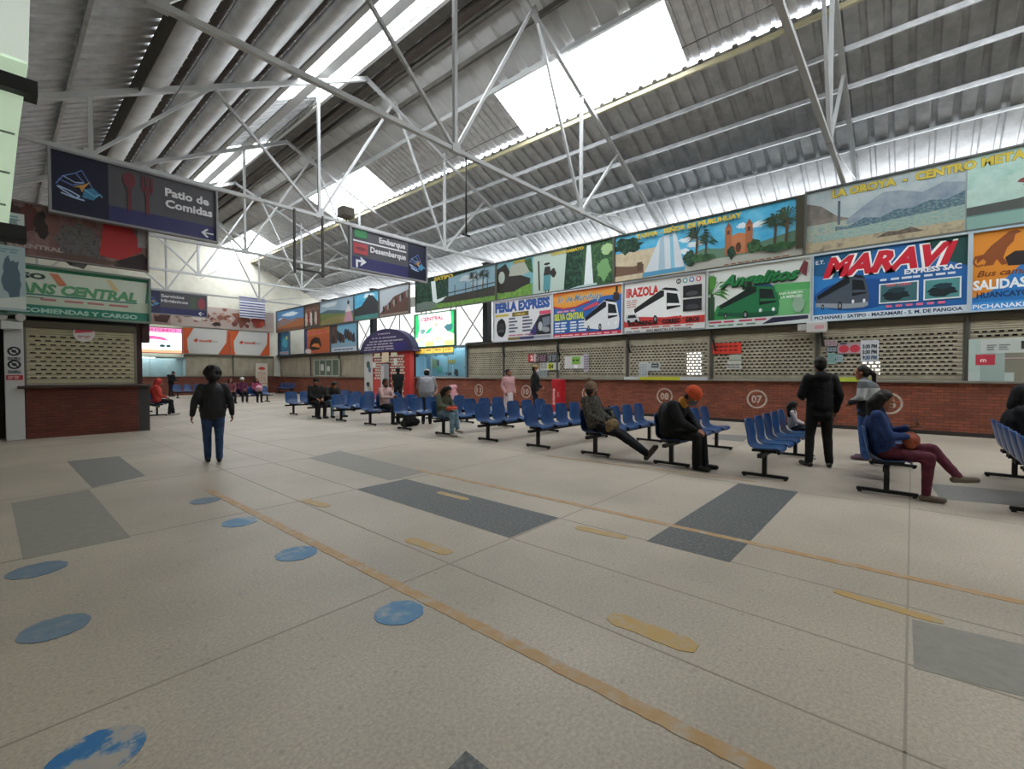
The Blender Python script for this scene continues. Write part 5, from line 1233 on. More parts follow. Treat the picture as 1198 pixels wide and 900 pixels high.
# pair in dark clothes
person('dark coated man seated on the left of the dark pair, upright', seat_at(11, 0), 0, SIT, dict(), H=1.74, top='#1a1917', legs='#1c1b1b', hairstyle='short', pitch=10, coat_w=1.2, hat=('cap', '#171615'), fine=.009)
person('man seated in dark jacket and faded jeans with head bowed, right of the dark pair', seat_at(11, 1), 0, SIT,
       dict(chest=(0, -.0, .86), neck=(0, -.10, 1.03), head=(0, -.21, 1.10), shL=(.18, -.05, .98), shR=(-.18, -.05, .98), elL=(.24, -.18, .75), elR=(-.24, -.18, .75), wrL=(.08, -.36, .68), wrR=(-.08, -.36, .68), knL=(.20, -.42, .53), knR=(-.16, -.42, .53), anL=(.22, -.45, .085), anR=(-.17, -.40, .085), toeL=(.26, -.61, .03), toeR=(-.19, -.57, .03)),
       H=1.72, top=nmat(['#1d1c1a', '#2c2a27'], 12, .85), legs=ljeans, hairstyle='short', pitch=50, coat_w=1.2, shoes='#1a1918', fine=.009)
# standing people near the counters
def at_px(x, d):
    r = ray(x, 438); r2 = Vector((r.x, r.y, 0)); return (r.x * d, r.y * d, 0)
p = at_px(595, 15.3)
person('woman standing in a pale pink sweater and white skirt by the counters', p, math.radians(-15), STAND, dict(wrL=(.20, -.10, .90), wrR=(-.20, -.10, .90)), H=1.66, top=nmat(['#b3878c', '#c49a9c'], 14, .9, bump=.3), legs='#bdb3b8', skirt=nmat(['#b7adb6', '#cbc3c8'], 9, .9), shoes='#4a3f40', hairstyle='bun', coat_w=1.1, long_top=.06, fine=.009, yaw=20)
p = at_px(626, 15.6)
person('man standing in black jacket, tan cap and white face mask', p, math.radians(35), STAND, dict(elL=(.25, .0, 1.12), wrL=(.12, -.2, 1.0), wrR=(-.22, -.06, .88)), H=1.80, top='#16181b', legs='#1a2233', shoes='#1b1b1d', hat=('cap', '#9a8460'), mask='#c9ccd0', coat_w=1.15, long_top=.08, fine=.009)
p = at_px(499, 13.7)
person('man bending forward in a pale grey shirt and white cap, by the ticket office', p, math.radians(140), STAND,
       dict(chest=(0, -.06, 1.22), neck=(0, -.15, 1.40), head=(0, -.24, 1.52), shL=(.18, -.12, 1.35), shR=(-.18, -.12, 1.35), elL=(.25, -.22, 1.12), elR=(-.25, -.18, 1.12), wrL=(.2, -.42, 1.0), wrR=(-.2, -.36, .96)), H=1.70, top=nmat(['#85858d', '#97979c'], 12, .85, bump=.2), legs='#24252b', hat=('cap', '#b9b6b0'), girth=1.15, coat_w=1.22, fine=.009, pitch=10)
p = at_px(465.5, 20.5)
person('man standing in a black vest and black trousers before the brick patterned kiosk', p, math.radians(150), STAND, dict(), H=1.78, top='#15181c', legs='#16171a', sleeves=False, coat_w=1.15, fine=.009, hairstyle='short')
p = at_px(200, 30.5)
person('dark clothed person standing bent forward near the end wall office', p, math.radians(30), STAND, dict(chest=(0, -.05, 1.23), neck=(0, -.12, 1.42), head=(0, -.2, 1.53), wrL=(.1, -.32, 1.0), wrR=(-.1, -.32, 1.0), elL=(.22, -.12, 1.12), elR=(-.22, -.12, 1.12)), H=1.74, top='#17171b', legs='#1b1b20', fine=.011, pitch=25, coat_w=1.1)
# person in the red jacket
redj = nmat(['#9c2a26', '#b83630', '#c4453c'], 6, .6, bump=.3, name='red_quilted')
person('person seated in a red hooded jacket and black trousers beside the left stall', (3.85, 20.3, 0), PI / 2, SIT, dict(chest=(0, .04, .88), neck=(0, -.02, 1.08), head=(0, -.07, 1.19), knL=(.12, -.43, .52), anL=(.13, -.50, .085), toeL=(.14, -.68, .03), anR=(-.12, -.33, .085), toeR=(-.13, -.5, .03)), H=1.72, top=redj, legs='#131316', shoes='#a9a5a2', hood=redj, coat_w=1.3, girth=1.1, pitch=20, fine=.009)
# women on the far bench
person('woman seated on the far bench in dark red top, half hidden by the walker', (7.5 + 1 * .54, 26.3, 0), 0, SIT, dict(), H=1.6, top='#6a3a40', legs='#232228', hairstyle='long', fine=.011)
person('woman seated on the far bench in purple top and white headscarf', (7.5 + 2 * .54, 26.3, 0), 0, SIT, dict(wrL=(.05, -.3, .72), wrR=(-.05, -.3, .72)), H=1.62, top=nmat(['#4a2038', '#5c2a46'], 9, .9), legs='#1c1b20', hat=('beanie', '#c4c0bc'), hairstyle='short', fine=.011, shoes='#b9b5b0')
person('woman seated on the far bench in pink with a pale pink bundle on her lap', (7.5 + 3.3 * .54, 26.3, 0), 0, SIT, dict(), H=1.6, top=nmat(['#8a3a58', '#a04a6a'], 9, .9), legs='#1f1e22', hairstyle='long', fine=.011)
# ------------------------------------------------------------------ left stall
YB = 15.3
def xat(px, Y): return on_Y(px, 438, Y).x
brickB = brick_mat('X', '#683022', '#552418', '#4a241a', .22, .07)
sb = MB(); sb.box(X_L, YB + .55, 0, 2.7, YB + 3.2, 4.1); stall = tag(sb.build('wall_booth', mat('#2b2725', .85)), kind='structure')
o = thing('stall_counter', 'dark brick stall counter on the left with grey painted corner', 'counter', (.485, YB, 0))
q = MB(); q.box(0, 0, 0, 2.03, .5, 1.17); q.build('brick_front', brickB, o)
q = MB(); q.box(2.03, -.01, 0, 2.26, .5, 1.17); q.build('corner_column', mat('#3a3838', .7), o)
q = MB(); q.bbox(0, -.03, 1.17, 2.3, .5, 1.235, .015); q.build('counter_top', mat('#3b2a25', .5), o); q = MB(); q.bbox(-.13, -.12, 1.17, 2.3, -.028, 1.235, .012); q.build('counter_lip', mat('#3b2a25', .5), o)
shutter('cream perforated shutter of the left stall, round sticker on it', (.5, YB + .12, 1.24), 1.98, 1.5, 0, shb, True, .17, .097, .3, .1, .034)
q = MB(); q.box(2.5, YB + .1, 1.24, 2.62, YB + .3, 2.8); q.box(2.62, YB + .05, 2.35, 2.78, YB + .4, 2.85); q.build('wall_trim', mat('#3a2422', .7), stall)
o = thing('round_sticker', 'round white and red sticker on the cream shutter of the left stall', 'sticker', (xat(100, YB), YB + .075, 2.5))
a = Art(); a.ell(0, 0, .2, .19, '#d5cfcf', 28); a.ell(0, .02, .17, .16, '#c4405a', 24, 0.2, PI + .1); a.scribble(-.12, -.12, .24, .08, '#b06a70', 2, 2)
q = MB(); q.tube([(0, .012, 0), (0, .0, 0)], .2, 24); q.build('disc', mat('#d5cfcf', .5), o); a.build(o, 'print', 'lettering')
# white pillar with prohibition signs
o = thing('pillar', 'white painted pillar with two black prohibition signs, left of the brick stall', 'pillar', (.17, YB - .02, 0))
q = MB(); q.bbox(0, 0, 0, .3, .3, 2.75, .01); q.build('shaft', mat('#b9b9bb', .6), o)
a = Art()
for z in (2.02, 1.72):
    a.ring(.15, z, .07, .105, '#1d1d20'); a.line([(.09, z + .06), (.21, z - .06)], .025, '#1d1d20'); a.ell(.15, z, .04, .035, '#2a2a2e', 10); a.text('PROHIBIDO', .05, z - .17, .035, '#1d1d20', .2, bold=.05); a.rect(.05, z - .2, .2, .02, '#3a3a3e')
a.rect(.02, 1.37, .26, .11, '#a5323a'); a.scribble(.05, 1.39, .2, .07, '#d9b4b4', 2, 2); a.build(o, 'signs')
o = thing('mounted_emergency_light', 'white twin-lamp emergency light box on top of the white pillar', 'lamp', (.12, YB - .17, 2.5))
q = MB(); q.bbox(0, 0, 0, .34, .13, .19, .02); q.build('housing', mat('#c4c6c6', .5), o)
for x in (.03, .31):
    q = MB(); q.tube([(x, .06, .19), (x, .05, .25)], .015, 8); q.tube([(x, .09, .29), (x, -.02, .28)], [.06, .085], 14); q.build('lamp_head', mat('#b6b6b4', .4), o)
# green stall sign and photo banner above
SX0, SX1 = -.75, 2.76
o = board('stall_sign', 'long white and green stall sign over the left shutter', 'sign', (SX0, YB - .12, 2.86), SX1 - SX0, 1.14, 0, '#c6cfc2', '#6f8078', .12, .05)
a = Art(); w = SX1 - SX0
a.rect(0, 1.04, w, .1, '#2f7a58'); a.rect(0, 0, w, .24, '#2f7f6c'); a.rect(0, .3, w, .03, '#3a8a78'); a.poly([(w - .12, .24), (w, .24), (w, 1.04), (w - .04, 1.04)], '#4a9a80'); a.poly([(0, .24), (w, .24), (w, .5), (0, .45)], '#b9c6b4')
a.text('INGRESO', .3, .84, .12, '#3c4a44', 1.3, bold=.06); a.text('TRANS CENTRAL', .75, .52, .22, '#5d9a70', 2.5, shear=.2, bold=.05); a.rect(.75, .46, 2.5, .035, '#3c7f78'); a.scribble(1.5, .33, 1.6, .09, '#b8707c', 1, 4); a.rect(.75, .4, .8, .02, '#5a6a64')
a.poly([(1.65, 1.0), (1.8, 1.0), (1.95, .75), (1.82, .72)], '#c47a5a'); a.poly([(2.65, 1.0), (2.75, 1.0), (2.9, .75), (2.8, .72)], '#c9b48a')
a.text('ENCOMIENDAS Y CARGO', .95, .07, .1, '#a9cfc4', 2.3, bold=.04); a.ell(.8, .12, .06, .06, '#1d5a46', 12); a.build(o)
o = board('photo_banner', 'dim reddish photo banner with a big red bundle, above the green stall sign', 'banner', (SX0, YB - .02, 4.22), SX1 - SX0, 1.2, 0, '#6a4a48', '#8a7f7c', .05, .03)
pr = nmat(['#54383a', '#7d5f5c', '#94807c'], 3, .6, detail=6, name='print_dim_ground'); a = Art(); a.rect(0, 0, w, 1.2, pr)
for k in range(8): a.blob(.35 + k * .2, .75 + .08 * (k % 3), .12, .3, ['#3d2626', '#5a3030', '#2e2222', '#74504c'][k % 4], k)
a.blob(2.2, .45, .4, .5, nmat(['#4a4648', '#6a6566', '#393536'], 8, .7), 3); a.poly([(2.55, .25), (2.65, 1.2), (3.15, 1.2), (3.4, .5), (2.95, .2)], '#a82a2c'); a.poly([(2.75, .1), (3.4, .45), (3.5, .3), (3.45, .02), (2.9, .0)], '#2f2226'); a.blob(2.3, .1, .6, .08, '#5f4a44', 7); a.rect(3.3, .6, .2, .6, '#8d8688')
a.text('SELVA CENTRAL', .6, .18, .09, '#a99a98', 1.3, bold=.04); a.build(o)
# posters and a pale sign of the nearer stall, and its green glazed panel
for lab, z0, z1, c1, c2 in (('tall white and blue poster hanging at the left edge, below the black rail', 2.72, 3.96, '#9fb0b8', '#4f6474'), ('short pale poster at the left edge, between the two black rails', 4.04, 4.6, '#b5bfc0', '#7f8f90')):
    o = board('hanging_poster', lab, 'poster', (-.15, 13.0, z0), .6, z1 - z0, 0, c1, None, .03)
    a = Art(); a.blob(.42, (z1 - z0) * .5, .12, (z1 - z0) * .32, c2, 4); a.poly([(.2, .05), (.6, .05), (.6, .3), (.2, .2)], '#c6ccc9'); a.scribble(.25, (z1 - z0) - .15, .3, .1, '#6d8f9a', 2, 2); a.build(o)
o = board('stall_sign', 'pale yellow stall sign cut by the left edge, over the white pillar', 'sign', (-1.3, 13.1, 2.66), 1.52, .62, 0, '#c9c7ab', '#5a7a70', .1, .04); a = Art(); a.poly([(0, .1), (1.5, .1), (1.2, .5), (0, .6)], '#d3d0b2'); a.rect(0, 0, 1.52, .1, '#4f7a68'); a.build(o)
o = board('grey_board', 'plain grey board at the left edge under the lower black rail', 'panel', (-1.3, 13.15, 3.34), 1.5, .75, 0, '#8d8a88', '#3c3a38', .05, .03)
YG = 9.0
P_ = [on_Y(x, y, YG) for x, y in ((38, 0), (33, 76), (22, 152), (10, 266))]
zt = P_[0].z + 1.5; xt = P_[0].x + .03
o = thing('glazed_panel', 'tall pale green translucent panel at the left edge of the photo', 'panel', (-1.45, YG, 0))
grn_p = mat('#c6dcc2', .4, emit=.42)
prof = [(P_[3].x, P_[3].z), (P_[2].x, P_[2].z), (P_[1].x, P_[1].z)]
def slab(pts, y0, y1, m, name):
    q = MB(); n = len(pts); vs = [(x + 1.45, y0, z) for x, z in pts] + [(x + 1.45, y1, z) for x, z in pts]
    q.add(vs, [tuple(range(n)), tuple(reversed(range(n, 2 * n)))] + [(i, n + i, n + (i + 1) % n, (i + 1) % n) for i in range(n)]); return q.build(name, m, o)
slab([(-1.45, P_[3].z), prof[0], prof[1], prof[2], (-1.45, P_[1].z)], 0, .12, grn_p, 'green_pane')
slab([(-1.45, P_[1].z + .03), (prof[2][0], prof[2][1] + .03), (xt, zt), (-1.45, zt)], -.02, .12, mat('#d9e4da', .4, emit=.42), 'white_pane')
q = MB()
for y in (156, 203, 241):
    p_ = on_Y(12, y, YG); q.box(0, -.012, p_.z - .012, 1.45 + .12 + (p_.z - P_[3].z) * .1, .0, p_.z + .012)
q.build('glazing_bar', mat('#7f937f', .5), o)
for n_, y in (('a', 98), ('b', 272)):
    p_ = on_Y(44 if n_ == 'a' else 31, y + (8 if n_ == 'a' else 2), YG - .1); q = MB(); q.box(0, -.16, p_.z - .1, 1.45 + p_.x, .14, p_.z + .09); q.build('black_rail', mat('#1f2020', .6), o)
q = MB(); q.box(.1, 0, 0, .3, .12, P_[3].z - .1); q.box(1.1, 0, 0, 1.3, .12, P_[3].z - .1); q.build('post', mat('#3a3a38', .6), o)

# ------------------------------------------------------------------ arched kiosk front
o = thing('kiosk_front', 'kiosk front with purple arched top and red and white brick pattern', 'kiosk', (15.0, 25.2, 0), RZ_WALL)
brickK = nmat(['#a8332f', '#b23c36'], 6, .6, name='red_paint'); w = 4.6
q = MB(); q.box(0, 0, 0, w, .3, 2.8); q.build('panel', mat('#a23430', .6), o)
n = 26; arc = [(w / 2 + .1 + (w / 2 + .35) * math.cos(PI * i / n), 2.78 + 1.32 * math.sin(PI * i / n)) for i in range(n + 1)]
q = MB(); vs = [(x, -.12, z) for x, z in arc] + [(x, .3, z) for x, z in arc]; m_ = n + 1
q.add(vs, [tuple(reversed(range(m_))), tuple(range(m_, 2 * m_))] + [(i, i + 1, m_ + i + 1, m_ + i) for i in range(n)] + [(0, m_, 2 * m_ - 1, n)]); q.build('arch', mat('#342c52', .6), o)
a = Art(); a.y = -.125
for z, x0, x1 in ((3.78, 1.7, 3.0), (3.55, 1.1, 3.6), (3.36, .8, 4.2), (3.2, .5, 3.3), (3.04, .3, 3.3), (2.9, .2, 3.4)): a.scribble(x0, z, x1 - x0, .1, '#a9a2b4', 1, 7, .3)
a.rect(3.3, 2.84, 1.2, .42, '#2c2468'); a.build(o, 'arch_print', 'arch_lettering')
a = Art(); a.rect(0, 0, .95, 2.8, '#b5b4b4'); a.blob(.45, 2.1, .2, .2, '#3f5a48', 3); a.blob(.6, 1.8, .15, .2, '#4a5f78', 4); a.blob(.4, .9, .18, .15, '#2f2f32', 5); a.blob(.6, .6, .18, .2, '#8f8f86', 6)
a.rect(.95, 0, .12, 2.8, '#b02a28'); a.rect(w - .3, 0, .3, 2.8, '#b02228'); a.rect(1.07, .0, .7, 1.2, '#b8403a')
for r in range(17):
    z = (1.22 if r < 9 else 1.32) + (r % 9) * .155 if r < 9 else .1 + (r - 9) * .14
    for c in range(13):
        x = 1.12 + c * .24 + (.12 if r % 2 else 0)
        if x > w - .55 or (r >= 9 and x < 2.9) or (2.0 < x < 2.75 and r < 9 and z < 2.0): continue
        a.rect(x, z, .19, .1, '#c9bcae')
a.rect(1.95, .0, .85, 2.1, '#8d8a90'); a.rect(2.0, .05, .3, 1.95, '#b8b4b4'); a.rect(1.3, 2.5, .6, .22, '#c5bfa5'); a.rect(2.1, 2.2, .7, .55, '#cbb89f'); a.rect(3.0, 2.52, .6, .2, '#c5bfa5'); a.rect(1.1, 1.9, .35, .3, '#c9c6c2'); a.rect(3.3, 2.0, .3, .4, '#cfcac2'); a.ell(3.5, 1.75, .08, .08, '#222', 10)
a.build(o, 'brick_print')

# ------------------------------------------------------------------ numbers stencilled on the brick
white_pt = nmat(['#b9aba0', '#a8968a', '#8a6a5c'], 7, .7, detail=6, contrast=(.4, .75), name='stencil_white')
for num, y in (('06', .45), ('07', 3.56), ('08', 6.46), ('09', 9.55), ('10', 12.7), ('11', 15.65), ('12', 19.0)):
    e = bpy.data.objects.new('painted_number', None); COL.objects.link(e); e.parent = counter; e.location = (XW - .001, y, .74); e.rotation_euler = (0, 0, RZ_WALL)
    a = Art(); a.ring(0, 0, .235, .285, white_pt, 32); a.text(num, 0, -.11, .22, white_pt, .3, 'c', bold=.035); a.build(e, 'number_ring', 'number')

# ------------------------------------------------------------------ notices on the shutters
XN = XW + .17
def notice(label, x0, x1, y0, y1, face, fn=None, X=XN, name='paper_notice', cat='notice', group=None, emit=0):
    A = on_X(x0, (y0 + y1) / 2, X); B_ = on_X(x1, (y0 + y1) / 2, X)
    zt_ = (on_X(x0, y0, X).z + on_X(x1, y0, X).z) / 2; zb_ = (on_X(x0, y1, X).z + on_X(x1, y1, X).z) / 2
    w = A.y - B_.y; h = zt_ - zb_
    o = thing(name, label, cat, (X, A.y, zb_), RZ_WALL, group); q = MB(); q.box(0, 0, 0, w, .008, h); q.build('sheet', mat(face, .6), o)
    if fn: a = Art(); fn(a, w, h); a.build(o, 'print')
    return o
lines = lambda n, c: (lambda a, w, h: a.scribble(.05 * w, .1 * h, .9 * w, .8 * h, c, n, 3))
notice('small red notice with a white figure on the shutter behind the masked man', 618, 626.5, 414.5, 423.5, '#b8323a', lambda a, w, h: (a.text('2', w * .3, h * .2, h * .6, '#dcd4d4', bold=.06), a.rect(w * .8, 0, w * .2, h, '#c9c4c4')))
notice('dark notice with pale print, right of the small red notice', 628, 640, 414, 424, '#2a2930', lines(4, '#9a7a86'))
notice('dark notice with pale heading, next to the shutter post', 641.5, 655, 414, 424, '#26262c', lines(4, '#8f99a0'))
notice('white notice with yellow price dot under the dark notices', 632, 655, 424.5, 433, '#b9bcba', lambda a, w, h: (a.ell(w * .55, h * .5, h * .55, h * .48, '#bcc437'), a.text('24', w * .45, h * .25, h * .5, '#2b2d18', bold=.05), a.scribble(.03, .05, w * .35, h * .8, '#777', 3, 2)))
notice('grey paper beside the masked man on the shutter', 628, 640, 433, 441, '#8c9596', lines(4, '#6d7475'))
notice('white notice with a green label on the shutter', 660.5, 686, 417, 431.5, '#bcbcbc', lambda a, w, h: (a.rect(w * .35, h * .35, w * .38, h * .62, '#79a94a'), a.scribble(w * .38, h * .55, w * .32, h * .25, '#31511d', 1, 2), a.rect(w * .45, h * .05, w * .15, h * .25, '#e0e0e0')))
notice('narrow pale strip notice right of the green labelled one', 683, 688.5, 414, 435, '#a7a3ab', lines(6, '#7a7088'), X=XN - .03)
notice('tall white paper at the left of window eight', 747.5, 758, 424, 441.5, '#b3b8bb', lines(7, '#8a9094'))
notice('white paper with dark plate, right of the tall white paper', 758, 772, 424.5, 434, '#aeb3b6', lambda a, w, h: (a.rect(w * .3, h * .4, w * .6, h * .5, '#33363c'), a.scribble(w * .35, h * .5, w * .5, h * .3, '#9aa', 1, 3)))
notice('bright red notice with dark handwriting on the shutter', 833.5, 867, 401.5, 414, '#cf3b2c', lambda a, w, h: a.scribble(w * .08, h * .15, w * .84, h * .7, '#6d1a14', 2, 5, .55))
notice('pale green paper hanging under the bright red notice', 853, 867, 415, 421, '#a7ada0', None); notice('pale paper strip, second below the bright red notice', 851, 867, 422, 426.5, '#b5b9b0', None); notice('pale paper strip with print, lowest below the bright red notice', 850, 867.5, 427.5, 432, '#b9bcb6', lines(1, '#777'))
notice('white and pink poster left of the window behind the standing man', 965, 979, 398, 405, '#b9aab2', lines(3, '#8a6a78')); notice('blue grey poster under the white and pink poster', 967, 979, 406, 412, '#59606f', lines(2, '#9aa'))
notice('pale teal paper on the window behind the standing man', 968, 977, 413, 426, '#8db0ae', lines(5, '#6c8f8d')); notice('pale blue paper right of the pale teal paper', 978, 986, 415, 424, '#9db4bd', lines(4, '#7c949c'))
notice('pair of red price labels above the window', 980, 1007, 401, 413.5, '#a9939b', lambda a, w, h: (a.ell(w * .27, h * .42, w * .22, h * .36, '#c23a4c'), a.ell(w * .75, h * .42, w * .22, h * .36, '#c23a4c'), a.rect(w * .1, h * .85, w * .3, h * .12, '#3a3f52')))
notice('white departure time card above the window', 1007, 1028, 398, 423, '#c0c3cb', lambda a, w, h: [a.text(t, w * .1, h * z, h * .17, c, w * .8, bold=.05) for t, z, c in (('3:30 PM', .62, '#20222c'), ('5:30 PM', .36, '#20222c'), ('9:30 PM', .1, '#2f5573'))])
o = notice('large white framed timetable at the right edge above the counter', 1133, 1215, 396, 446, '#7f7c6f', None, XN - .05, 'timetable', 'timetable')
w_ = max(v.co.x for c in o.children for v in c.data.vertices); h_ = max(v.co.z for c in o.children for v in c.data.vertices)
a = Art(); a.rect(0, h_ * .66, w_, h_ * .34, '#b9c0bd'); a.rect(0, 0, .2, h_, '#a9bdb8'); a.rect(0, 0, .75, h_ * .2, '#b3bfbc'); a.rect(.2, 0, .4, h_ * .66, '#97a9a4'); a.rect(.12, h_ * .38, .32, h_ * .25, '#b83648'); a.text('m', .2, h_ * .45, .1, '#e4d4d6'); a.text('19:00  05:00', .85, h_ * .75, .17, '#2b2f36', 1.6, bold=.04); a.text('am', 1.2, h_ * .69, .05, '#4a4f56'); a.scribble(.3, h_ * .72, .4, .15, '#7f8888', 3, 2); a.rect(.55, h_ * .52, 1.4, .025, '#b9a0a4'); a.build(o, 'print')
o = thing('wall_unit', 'small white unit with a pink label under the joint of two bus boards', 'box', tuple(on_X(944, 390, XW - .05)), RZ_WALL); q = MB(); q.bbox(0, -.12, 0, .48, .1, .3, .02); q.build('housing', mat('#b9b6b4', .5), o); q = MB(); q.box(.2, -.125, .1, .42, -.118, .2); q.build('label_plate', mat('#c08a90', .6), o); q = MB(); q.box(-.22, -.06, .08, 0, .08, .26); q.build('side_box', mat('#a9a7a2', .5), o)
def strip_on_ledge(label, y0, y1, cols):
    o = thing('mounted_strip', label, 'strip', (XW - .1, y0, 1.30), RZ_WALL); w = y0 - y1; q = MB(); q.bbox(0, -.012, 0, w, .0, .11, .003); q.build('strip', mat(cols[0], .5), o)
    if len(cols) > 1: q = MB(); q.box(w * .2, -.016, .0, w * .7, -.0125, .11); q.build('yellow_section', mat(cols[1], .5), o)
strip_on_ledge('white and yellow strip along the counter edge above number eight', 7.95, 5.0, ('#b7b9bd', '#b8b432'))
strip_on_ledge('lime green strip on the counter edge behind the standing pair', 1.95, .75, ('#aab83a',))
# sliding window in front of the far shutter
o = thing('sliding_window', 'pale framed sliding window set in the far plain shutter', 'window', (XW + .08, 32.8, 1.36), RZ_WALL); w, h = 3.7, 1.2
q = MB()
for x in (0, .85, 1.75, 2.65, 3.62): q.box(x, -.05, 0, x + .08, .03, h)
q.box(0, -.05, 0, w, .03, .08); q.box(0, -.05, h - .08, w, .03, h); q.build('window_frame', mat('#a5a89a', .5), o)
q = MB(); q.box(.08, -.01, .08, w - .08, .0, h - .08); q.build('pane', mat('#5d685c', .15), o)
q = MB(); q.box(1.05, -.02, .4, 1.45, -.012, .85); q.box(1.95, -.02, .35, 2.35, -.012, .7); q.build('pasted_paper', mat('#b9bdb4', .6), o)
o = thing('rollup_stand', 'white roll-up stand with red heading before the end wall', 'stand', (13.35, 38.0, 0)); q = MB(); q.box(0, 0, .08, .85, .02, 2.35); q.build('cloth', mat('#c9c2b4', .7), o); q = MB(); q.bbox(-.05, -.12, 0, .9, .14, .08, .01); q.build('base', mat('#8f8f8c', .4), o)
a = Art(); a.ell(.45, 1.95, .25, .12, '#c4503c'); a.scribble(.1, .9, .65, .8, '#c49a7c', 6, 3); a.rect(.05, .75, .75, .06, '#c46a4a'); a.build(o, 'print')

# ------------------------------------------------------------------ things standing about
p = at_px(650, 18.0)
o = thing('red_cabinet', 'red upright cabinet with white lettering standing by the brick counter', 'cabinet', (p[0], p[1], 0), RZ_WALL - .1)
q = MB(); q.bbox(-.22, 0, 0, .22, .35, 1.3, .02); q.build('body', mat('#b3202a', .4), o); q = MB(); q.bbox(-.19, -.02, .12, .19, .0, 1.2, .006); q.build('door', mat('#a81c26', .4), o); q = MB(); q.box(.15, -.035, .6, .17, -.02, .8); q.build('handle', mat('#c9c9c9', .3, .6), o)
a = Art(); a.y = -.022; a.text('EXTINTOR', -.02, .3, .1, '#d9c9c6', .65, rot=PI / 2, bold=.04); a.build(o)
p = at_px(529, 17.5)
def soft(name, label, cat, loc, rz, build, m, voxel=.012, wr=.003, extra=None):
    o = thing(name, label, cat, loc, rz); F_ = Flesh(); build(F_); F_.grow('body', m, o, voxel, 3, wr, seed=len(label))
    if extra: extra(o)
    return o
def tie(o, z, rx, ry, m, name='strap'):
    q = MB(); pts = [(rx * math.cos(t), ry * math.sin(t), z) for t in np.linspace(0, 2 * PI, 25)]; q.tube(pts, .014, 6, cap=False); q.build(name, m, o)
soft('bundle', 'tall pink wrapped bundle standing near the light blue office', 'bundle', p, .3, lambda F_: (F_.ell((0, 0, .52), (.3, .2, .5)), F_.cap((-.2, 0, .13), (.2, 0, .13), .12, .12), F_.cap((-.2, 0, .97), (.2, 0, 1.0), .11, .1)), nmat(['#b8838c', '#cf9aa2', '#b06a76'], 5, .5, stretch=(1, 1, 5)), extra=lambda o: (tie(o, .4, .315, .215, mat('#d5b9bd', .5)), tie(o, .75, .29, .19, mat('#d5b9bd', .5))))
p = on_floor(480, 499)
def arc_handle(o, pts, r, c, name='handle'):
    q = MB(); q.tube(pts, r, 6); q.build(name, mat(c, .6), o)
soft('travel_bag', 'black travel bag on the floor under the bench row behind the green topped woman', 'bag', (p.x, p.y, 0), .2, lambda F_: (F_.cap((-.25, 0, .11), (.25, 0, .11), .11, .11), F_.cap((-.17, .0, .2), (.15, 0, .2), .09, .09), F_.ell((-.02, 0, .26), (.14, .08, .06))), nmat(['#0f0f11', '#1a1a1d'], 8, .7), extra=lambda o: arc_handle(o, [(-.12, 0, .28), (-.07, 0, .35), (.05, 0, .35), (.1, 0, .28)], .011, '#1a1a1c'))
s1 = seat_at(4, 1)
soft('backpack', 'dark backpack with olive strap on the seat beside the legs-out man', 'bag', (s1[0] + .05, s1[1] + .0, .44), .15, lambda F_: (F_.ell((0, .05, .19), (.18, .11, .2)), F_.cap((-.1, .05, .08), (.1, .05, .08), .1, .1), F_.ell((0, -.05, .14), (.13, .07, .12)), F_.cap((-.07, .06, .34), (.07, .06, .34), .08, .08)), nmat(['#18181a', '#27272a'], 9, .8), extra=lambda o: (arc_handle(o, [(-.09, -.04, .36), (-.115, -.085, .25), (-.1, -.12, .1)], .018, '#5f5a40', 'strap'), arc_handle(o, [(-.04, .05, .42), (0, .05, .46), (.04, .05, .42)], .012, '#222222')))
s1 = seat_at(4, 0)
soft('carry_bag', 'khaki bag held on the lap of the legs-out man', 'bag', (s1[0] - .02, s1[1] - .36, .50), 0, lambda F_: (F_.ell((0, 0, .09), (.16, .11, .12)), F_.cap((-.09, 0, .03), (.09, 0, .03), .08, .08)), nmat(['#5d4c34', '#7a6647', '#46382a'], 12, .85, bump=.3), extra=lambda o: (arc_handle(o, [(-.06, 0, .19), (0, 0, .25), (.06, 0, .19)], .012, '#4a3c28')))
s1 = seat_at(1, 0)
soft('handbag', 'orange brown handbag on the lap of the woman with maroon leggings', 'bag', (s1[0] + .02, s1[1] - .22, .60), 0, lambda F_: (F_.ell((0, 0, .10), (.13, .09, .1)), F_.cap((-.07, 0, .05), (.07, 0, .05), .06, .06)), nmat(['#8a4230', '#a3543c'], 9, .6, bump=.2), extra=lambda o: arc_handle(o, [(-.07, -.04, .16), (-.04, -.075, .13), (.04, -.075, .13), (.07, -.04, .16)], .01, '#7a3828'))
Jp, s_, r_, _, _ = root_J['woman seated in blue sweater and maroon leggings, legs crossed, looking at her phone']
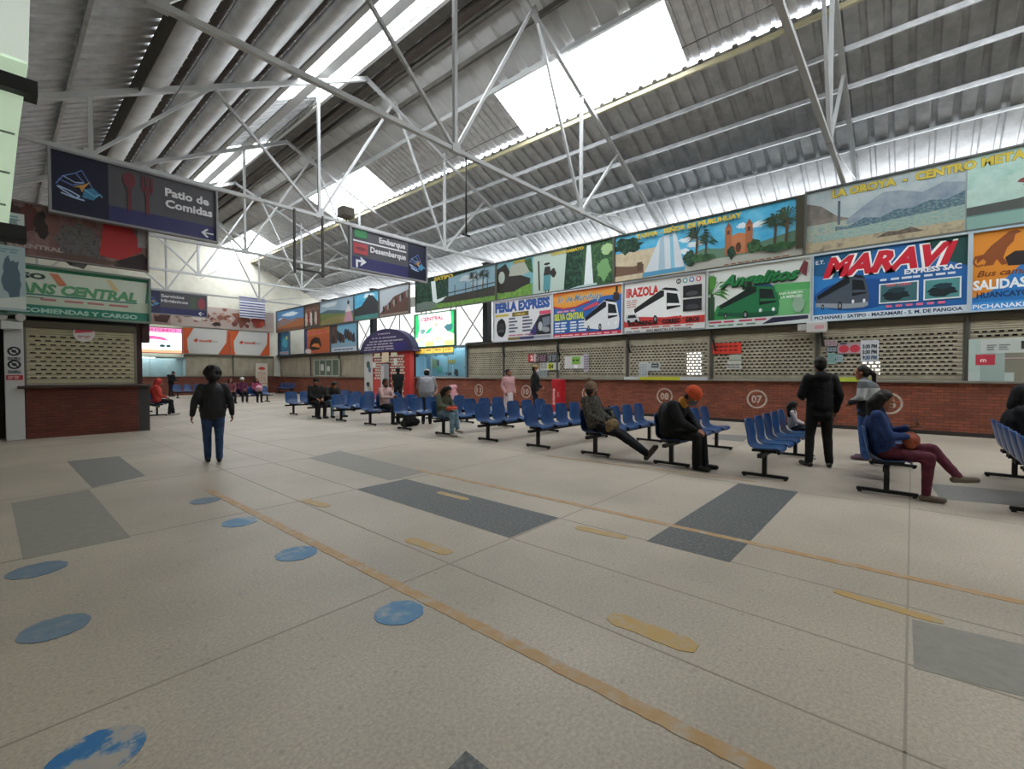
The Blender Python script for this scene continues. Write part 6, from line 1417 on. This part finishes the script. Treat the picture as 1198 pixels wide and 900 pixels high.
o = thing('phone', 'phone held up by the woman in the blue sweater', 'phone', (s1[0] + Jp['wrL'][0] - .065, s1[1] + Jp['wrL'][1] - .085, Jp['wrL'][2] + .065)); o.rotation_euler = (math.radians(60), 0, 0); q = MB(); q.bbox(-.036, -.075, 0, .036, .075, .01, .004); q.build('case', mat('#4a4a50', .4), o); q = MB(); q.box(-.032, -.068, .0101, .032, .068, .0112); q.build('screen', mat('#1a1c22', .15), o)
s1 = seat_at(7, 0)
soft('handbag', 'bright red bag lying on the lap of the woman in the green top', 'bag', (s1[0], s1[1] - .30, .62), 0, lambda F_: (F_.ell((0, 0, .055), (.17, .12, .065)), F_.cap((-.1, -.02, .04), (.1, -.02, .05), .05, .05)), nmat(['#a33a26', '#bd4a30'], 9, .6, bump=.2), extra=lambda o: arc_handle(o, [(-.1, -.05, .1), (0, -.09, .13), (.1, -.05, .1)], .01, '#8a2f20'))
soft('bundle', 'pale pink cloth bundle on the lap of the far woman in pink', 'bundle', (7.5 + 3.3 * .54, 26.3 - .3, .63), 0, lambda F_: (F_.ell((0, 0, .13), (.18, .12, .15)), F_.cap((-.1, 0, .05), (.1, 0, .05), .08, .08)), nmat(['#b98a94', '#cda2aa'], 8, .8), extra=lambda o: tie(o, .13, .185, .125, mat('#a8707c', .7)))
Jp = root_J['bearded man seated in a pale pink shirt, reading something in his hands'][0]; s1 = seat_at(9, 1)
o = thing('phone', 'dark phone in the hands of the bearded man', 'phone', (s1[0] + .05, s1[1] - .42, .80)); o.rotation_euler = (math.radians(50), 0, 0); q = MB(); q.bbox(-.04, -.08, 0, .04, .08, .01, .004); q.build('case', mat('#222226', .4), o); q = MB(); q.box(-.034, -.07, .0101, .034, .07, .0112); q.build('screen', mat('#14151a', .15), o)
for (i, k), lab in (((10, 1), 'white crumpled paper on a seat near the dark pair'), ((8, 1), 'white crumpled paper on a seat beside the bearded man')):
    s1 = seat_at(i, k); soft('crumpled_paper', lab, 'paper', (s1[0] - .1, s1[1] - .02, .437), 0, lambda F_: (F_.ell((0, 0, .03), (.05, .04, .032)), F_.ell((.03, .02, .035), (.03, .035, .03))), mat('#c4c4c4', .8), .008, .004)
